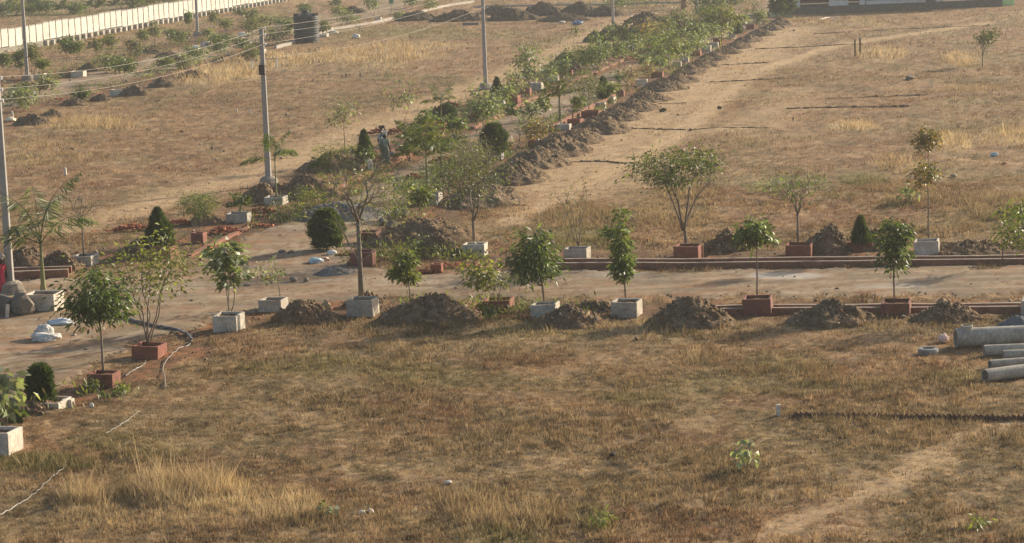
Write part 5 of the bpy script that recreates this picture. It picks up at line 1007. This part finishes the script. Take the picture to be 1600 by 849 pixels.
# white planters of the far road
for i, (u, v, w_, h_) in enumerate([(120, 121, 20, 9), (182, 150, 22, 9), (590, 33, 10, 5), (505, 58, 12, 5), (60, 124, 16, 8), (403, 84, 18, 6)]): planter(u, v, w_, h_, mConc, f'{ORD[i]} whitish planter beside the far road on the left', 'planters beside the far road', col=WT)
# steel ring and basins
def ring(u, v, r, label):
    p = G(u, v); aa = np.linspace(0, 2 * math.pi, 25); P = np.stack([np.cos(aa) * r, np.zeros(25) , np.sin(aa) * r + r], 1); o = MB().tube(P, .05, 6, col=(.6, .6, .55)).build('tyre_ring', mConc, loc=(p[0], p[1], 0)); o.rotation_euler = (-.3, 0, .2); return tag(o, label, 'ring')
ring(589, 243, .26, 'pale round ring standing on edge left of the walking people')
# ---- hoses on the ground
def hose(pts, r, label, col, zz=.02, name='hose'):
    P = np.array([G(u, v) for u, v in pts]); m_ = len(P); tt = np.arange(m_); ts_ = np.linspace(0, m_ - 1, m_ * 7)
    Q = np.stack([np.interp(ts_, tt, P[:, k]) for k in range(3)], 1)
    for _ in range(5): Q[1:-1] = (Q[:-2] + Q[1:-1] * 2 + Q[2:]) / 4
    Q[:, 2] = np.maximum(hgt(Q[:, 0], Q[:, 1])[0], 0) + zz + r; Q += rng.normal(0, .012, Q.shape)
    o = MB().tube(Q, r, 6, col=col).build(name, mPlast, smooth=True); return tag(o, label, 'hose')
hose([(150, 488), (180, 492), (215, 506), (250, 513), (278, 518), (294, 526), (300, 534)], .055, 'dark thick pipe curving across the road to the red planter', (.13, .11, .10))
hose([(300, 534), (296, 541), (280, 545), (266, 558), (256, 570), (254, 582), (259, 596), (258, 608)], .018, 'white thin hose winding down the grass from the dark pipe', (.26, .235, .20))
hose([(228, 566), (222, 574), (206, 582), (196, 590)], .017, 'white hose piece between the two red planters', (.26, .235, .20))
hose([(218, 644), (205, 655), (188, 666), (165, 681)], .014, 'pale straight hose piece in the grass at lower left', (.27, .25, .2)); hose([(104, 729), (84, 745), (60, 768), (30, 790), (-10, 812)], .016, 'pale hose running to the bottom left corner', (.26, .24, .2))
hose([(993, 150), (1008, 150), (1020, 156)], .03, 'pale hose end on the ridge heap', (.6, .5, .4)); hose([(1280, 32), (1295, 28), (1310, 28)], .05, 'white long stick lying below the grey plinth', (1.0, .95, .85), name='white_stick')
hose([(880, 106), (900, 101), (925, 94)], .04, 'pale line of pipe along the distant verge', (.6, .55, .45))

# ================================================================ people
def person(u, v, hpx, label, top_c, low_c, rz=0.0, load=None, skirt=True, stride=.0, arm_up=(False, False), pos=None):
    x, y, _ = G(u, v); s = PX(u, v); Hh = hpx / s if hpx else 1.58; k = Hh / 1.6
    t = thing('person', label, 'person', (x, y, 0), rz)
    J = {}; E = []
    def j(n, p, r): J[n] = (len(J), Vector(p) * k, r * k)
    j('pel', (0, 0, .88), .125); j('ab', (0, 0, 1.02), .115); j('ch', (0, -.01, 1.20), .135); j('nk', (0, 0, 1.335), .052); j('hd0', (0, -.01, 1.39), .06); j('hd', (0, -.015, 1.475), .092); j('hd1', (0, -.01, 1.56), .06)
    E += [('pel', 'ab'), ('ab', 'ch'), ('ch', 'nk'), ('nk', 'hd0'), ('hd0', 'hd'), ('hd', 'hd1')]
    for sg, n, up in ((1, 'r', arm_up[0]), (-1, 'l', arm_up[1])):
        st = stride * sg
        j('hip' + n, (.09 * sg, 0, .80), .095); j('kn' + n, (.10 * sg, -st * .5 - .02, .46), .06); j('an' + n, (.10 * sg, -st, .08), .038); j('to' + n, (.11 * sg, -st - .15, .03), .03)
        E += [('pel', 'hip' + n), ('hip' + n, 'kn' + n), ('kn' + n, 'an' + n), ('an' + n, 'to' + n)]
        j('sh' + n, (.175 * sg, 0, 1.28), .06)
        if up: j('el' + n, (.30 * sg, -.05, 1.42), .042); j('wr' + n, (.18 * sg, -.04, 1.62), .028)
        else: j('el' + n, (.235 * sg, .03, 1.02), .042); j('wr' + n, (.23 * sg, -.08, .82), .028)
        j('pm' + n, tuple(np.array(J['wr' + n][1]) / k + ((-.03 * sg, -.01, .06) if up else (0, -.02, -.07))), .03)
        E += [('ch', 'sh' + n), ('sh' + n, 'el' + n), ('el' + n, 'wr' + n), ('wr' + n, 'pm' + n)]
        pm = np.array(J['pm' + n][1]) / k; dz = .07 if up else -.07
        for q in range(4):
            j(f'f{q}{n}', tuple(pm + (0.0 if up else 0, -.03 + q * .02, dz * (1 - .12 * abs(q - 1.3)))), .009); E.append(('pm' + n, f'f{q}{n}'))
        j('th' + n, tuple(pm + (-.03 * sg, -.04, dz * .3)), .010); E.append(('pm' + n, 'th' + n))
    me = bpy.data.meshes.new('body'); me.from_pydata([tuple(a[1]) for a in J.values()], [(J[a][0], J[b][0]) for a, b in E], [])
    o = link('body', me, t); me.materials.append(mSkin); sk = o.modifiers.new('Skin', 'SKIN'); sk.use_smooth_shade = True
    if not me.skin_vertices:
        me.attributes  # layer is made with the modifier
    for i, a in enumerate(J.values()): me.skin_vertices[0].data[i].radius = (a[2], a[2])
    me.skin_vertices[0].data[0].use_root = True
    sb = o.modifiers.new('Sub', 'SUBSURF'); sb.levels = 1; sb.render_levels = 2
    # face: nose, eyes
    MB().tube(np.array([(0, -.10, 1.49), (0, -.125, 1.465), (0, -.105, 1.452)]) * k, [.010 * k, .016 * k, .012 * k], 5).build('nose', mSkin, t)
    for sx in (-.035, .035): MB().box(np.array((sx, -.098, 1.495)) * k, np.array((.022, .012, .012)) * k, col=(1, 1, 1)).build('eye', mHair, t)
    # hair as a cap with a bun
    n = 20; V_ = []; f = []
    for i in range(7):
        th = math.pi / 2 * i / 6 * 1.25; 
        for q in range(n):
            a = 2 * math.pi * q / n; fr = 1 if math.sin(a) > -.55 or i < 4 else .8
            V_.append((math.cos(a) * math.sin(th) * .108 * fr * k, (math.sin(a) * math.sin(th) * .118 * fr + .008) * k, (1.485 + math.cos(th) * .118) * k))
    for i in range(6):
        for q in range(n): f.append((i*n+q, i*n+(q+1) % n, (i+1)*n+(q+1) % n, (i+1)*n+q))
    MB().add(V_, f).build('hair', mHair, t, smooth=True)
    # clothes: blouse shell, skirt or trousers
    def shell(prof, name, col, cx=0, cy=0, m_=28, folds=0):
        V_ = []; f = []
        for (z, a, b) in prof:
            for q in range(m_):
                an = 2 * math.pi * q / m_; w2 = 1 + folds * math.sin(an * 7 + z * 3) * (1 - z / 1.2)
                V_.append(((cx + math.cos(an) * a * w2) * k, (cy + math.sin(an) * b * w2) * k, z * k))
        for i in range(len(prof) - 1):
            for q in range(m_): f.append((i*m_+q, i*m_+(q+1) % m_, (i+1)*m_+(q+1) % m_, (i+1)*m_+q))
        ob = MB().add(V_, f, col).build(name, mCloth, t, smooth=True); sol = ob.modifiers.new('s', 'SOLIDIFY'); sol.thickness = .012; return ob
    shell([(.84, .165, .135), (.98, .150, .125), (1.12, .172, .14), (1.24, .185, .14), (1.31, .15, .11), (1.345, .07, .068)], 'blouse', top_c)
    for sg, n_, up in ((1, 'r', arm_up[0]), (-1, 'l', arm_up[1])):
        a, b = np.array(J['sh' + n_][1]), np.array(J['el' + n_][1]); MB().tube([a - (b - a) * .15, a, a + (b - a) * .8], [.075 * k, .075 * k, .062 * k], 10, col=top_c).build('sleeve', mCloth, t, smooth=True)
    if skirt: shell([(.07, .23, .20 + stride * .3), (.4, .20, .17 + stride * .2), (.7, .18, .15), (.9, .165, .14), (.98, .155, .13)], 'skirt', low_c, folds=.10)
    else:
        for sg, n_ in ((1, 'r'), (-1, 'l')):
            a, b, c = [np.array(J[q + n_][1]) for q in ('hip', 'kn', 'an')]; MB().tube([a + (0, 0, .08), a, b, c + (0, 0, .03)], [.12 * k, .115 * k, .08 * k, .062 * k], 12, col=low_c).build('trouser_leg', mCloth, t, smooth=True)
    if skirt:
        # end of the sari over the shoulder and down the back
        P = np.array([(-.12, -.15, .95), (-.02, -.155, 1.12), (.10, -.13, 1.27), (.13, .0, 1.36), (.12, .13, 1.25), (.09, .16, 1.0), (.08, .17, .72)]) * k; w2 = .10 * k
        V_ = np.concatenate([P + (w2 * .9, .0, 0), P - (w2 * .9, .0, 0)]); m_ = len(P)
        ob = MB().add(V_, [(i, i+1, m_+i+1, m_+i) for i in range(m_ - 1)], np.array(low_c) * .9).build('sari_end', mCloth, t, smooth=True); ob.modifiers.new('s', 'SOLIDIFY').thickness = .015
    return t, k, (x, y)
t, k, (x, y) = person(3, 461, 58, 'person in a red sari walking past the left edge pole', (.55, .035, .05), (.50, .05, .09), rz=.5)
bag(3, 461, 12, 8, 'small pale bundle on the head of the person in red', 'bundle', 'bundle', (.45, .42, .38)).location = (x, y, 1.58 * k)
t, k, (x, y) = person(603, 259, 50, 'front person in grey green clothes carrying a white basin on the head', (.26, .31, .24), (.12, .16, .11), rz=2.6, skirt=True, stride=.12, arm_up=(True, False))
b = lathe([(.10, 0), (.17, .10), (.20, .16), (.185, .16), (.09, .02)], 20, (.75, .74, .68)).build('basin', mPlast, loc=(x, y, 1.60 * k)); tag(b, 'white basin balanced on the head of the front walking person', 'basin')
t2, k2, (x2, y2) = person(598, 251, 50, 'rear person in a pale shirt walking behind the one with the white basin', (.42, .46, .48), (.10, .12, .10), rz=2.4, skirt=False, stride=.15, arm_up=(False, True))
b = lathe([(.12, 0), (.20, .10), (.23, .18), (.21, .18), (.10, .02)], 20, (.08, .07, .06)).build('basin', mPlast, loc=(x2, y2, 1.60 * k2)); tag(b, 'dark basin balanced on the head of the rear walking person', 'basin')
p = G(613, 244); b = lathe([(.12, 0), (.2, .12), (.2, .2), (.12, .28), (.06, .3)], 20, (.8, .82, .85)).build('steel_pot', mWire, loc=(p[0], p[1], 0)); tag(b, 'shiny steel pot beside the walking people', 'pot')

# ---- loose stones and clods lying on the turned soil and the road edges
def stones(n, Y0, Y1, size, seed):
    g = np.random.default_rng(seed); Y = np.sqrt(g.uniform(Y0 ** 2, Y1 ** 2, n)); X = g.uniform(-.26, .26, n) * Y
    z, f = hgt(X, Y); kp = g.random(n) < np.where(f['road'], .05, .03 + f['soil'] * .75); X, Y, z = X[kp], Y[kp], z[kp]; n = len(X)
    S = size * np.exp(g.normal(0, .5, n)); base = np.array([(1,0,0),(0,1,0),(-1,0,0),(0,-1,0),(0,0,1),(0,0,-1)], float)
    v = base[None] * (S[:, None, None] * g.uniform(.5, 1.1, (n, 6, 1))) * np.array([1, .8, .6]); a = g.uniform(0, 6.3, n); ca, sa = np.cos(a)[:, None], np.sin(a)[:, None]
    v = np.stack([v[..., 0] * ca - v[..., 1] * sa + X[:, None], v[..., 0] * sa + v[..., 1] * ca + Y[:, None], v[..., 2] + np.maximum(z, 0)[:, None] + S[:, None] * .25], -1)
    t = np.array([(0,1,4),(1,2,4),(2,3,4),(3,0,4),(1,0,5),(2,1,5),(3,2,5),(0,3,5)]); q = (np.arange(n)[:, None, None] * 6 + t[None]).reshape(-1, 3)
    pal = np.array([(.20, .14, .09), (.12, .09, .06), (.30, .23, .16), (.28, .13, .07), (.36, .30, .23)]); c = pal[g.integers(0, 5, n)] * g.uniform(.7, 1.2, (n, 1))
    return v.reshape(-1, 3), q, np.repeat(c, 6, 0)
A_ = stones(26000, 84, 135, .045, 5); B_ = stones(26000, 135, 320, .09, 6)
tag(fastmesh('loose_stones', np.concatenate([A_[0], B_[0]]), np.concatenate([A_[1], B_[1] + len(A_[0])]), np.concatenate([A_[2], B_[2]]), mRock), 'loose stones and clods strewn over the turned soil beside the roads', 'stones', kind='stuff')

# ---- haze: one closed box of thin air over the whole place
m = bpy.data.materials.new('haze_air'); m.use_nodes = True; n_ = m.node_tree.nodes; n_.remove(n_['Principled BSDF'])
pv = n_.new('ShaderNodeVolumePrincipled'); pv.inputs['Density'].default_value = HAZE; pv.inputs['Color'].default_value = (.93, .93, .92, 1); pv.inputs['Anisotropy'].default_value = .3
m.node_tree.links.new(pv.outputs[0], n_['Material Output'].inputs['Volume'])
o = MB().box((0, 150, 11), (1500, 900, 25)).build('haze', m); tag(o, kind='stuff'); o['label'] = 'thin pale haze over the whole site'
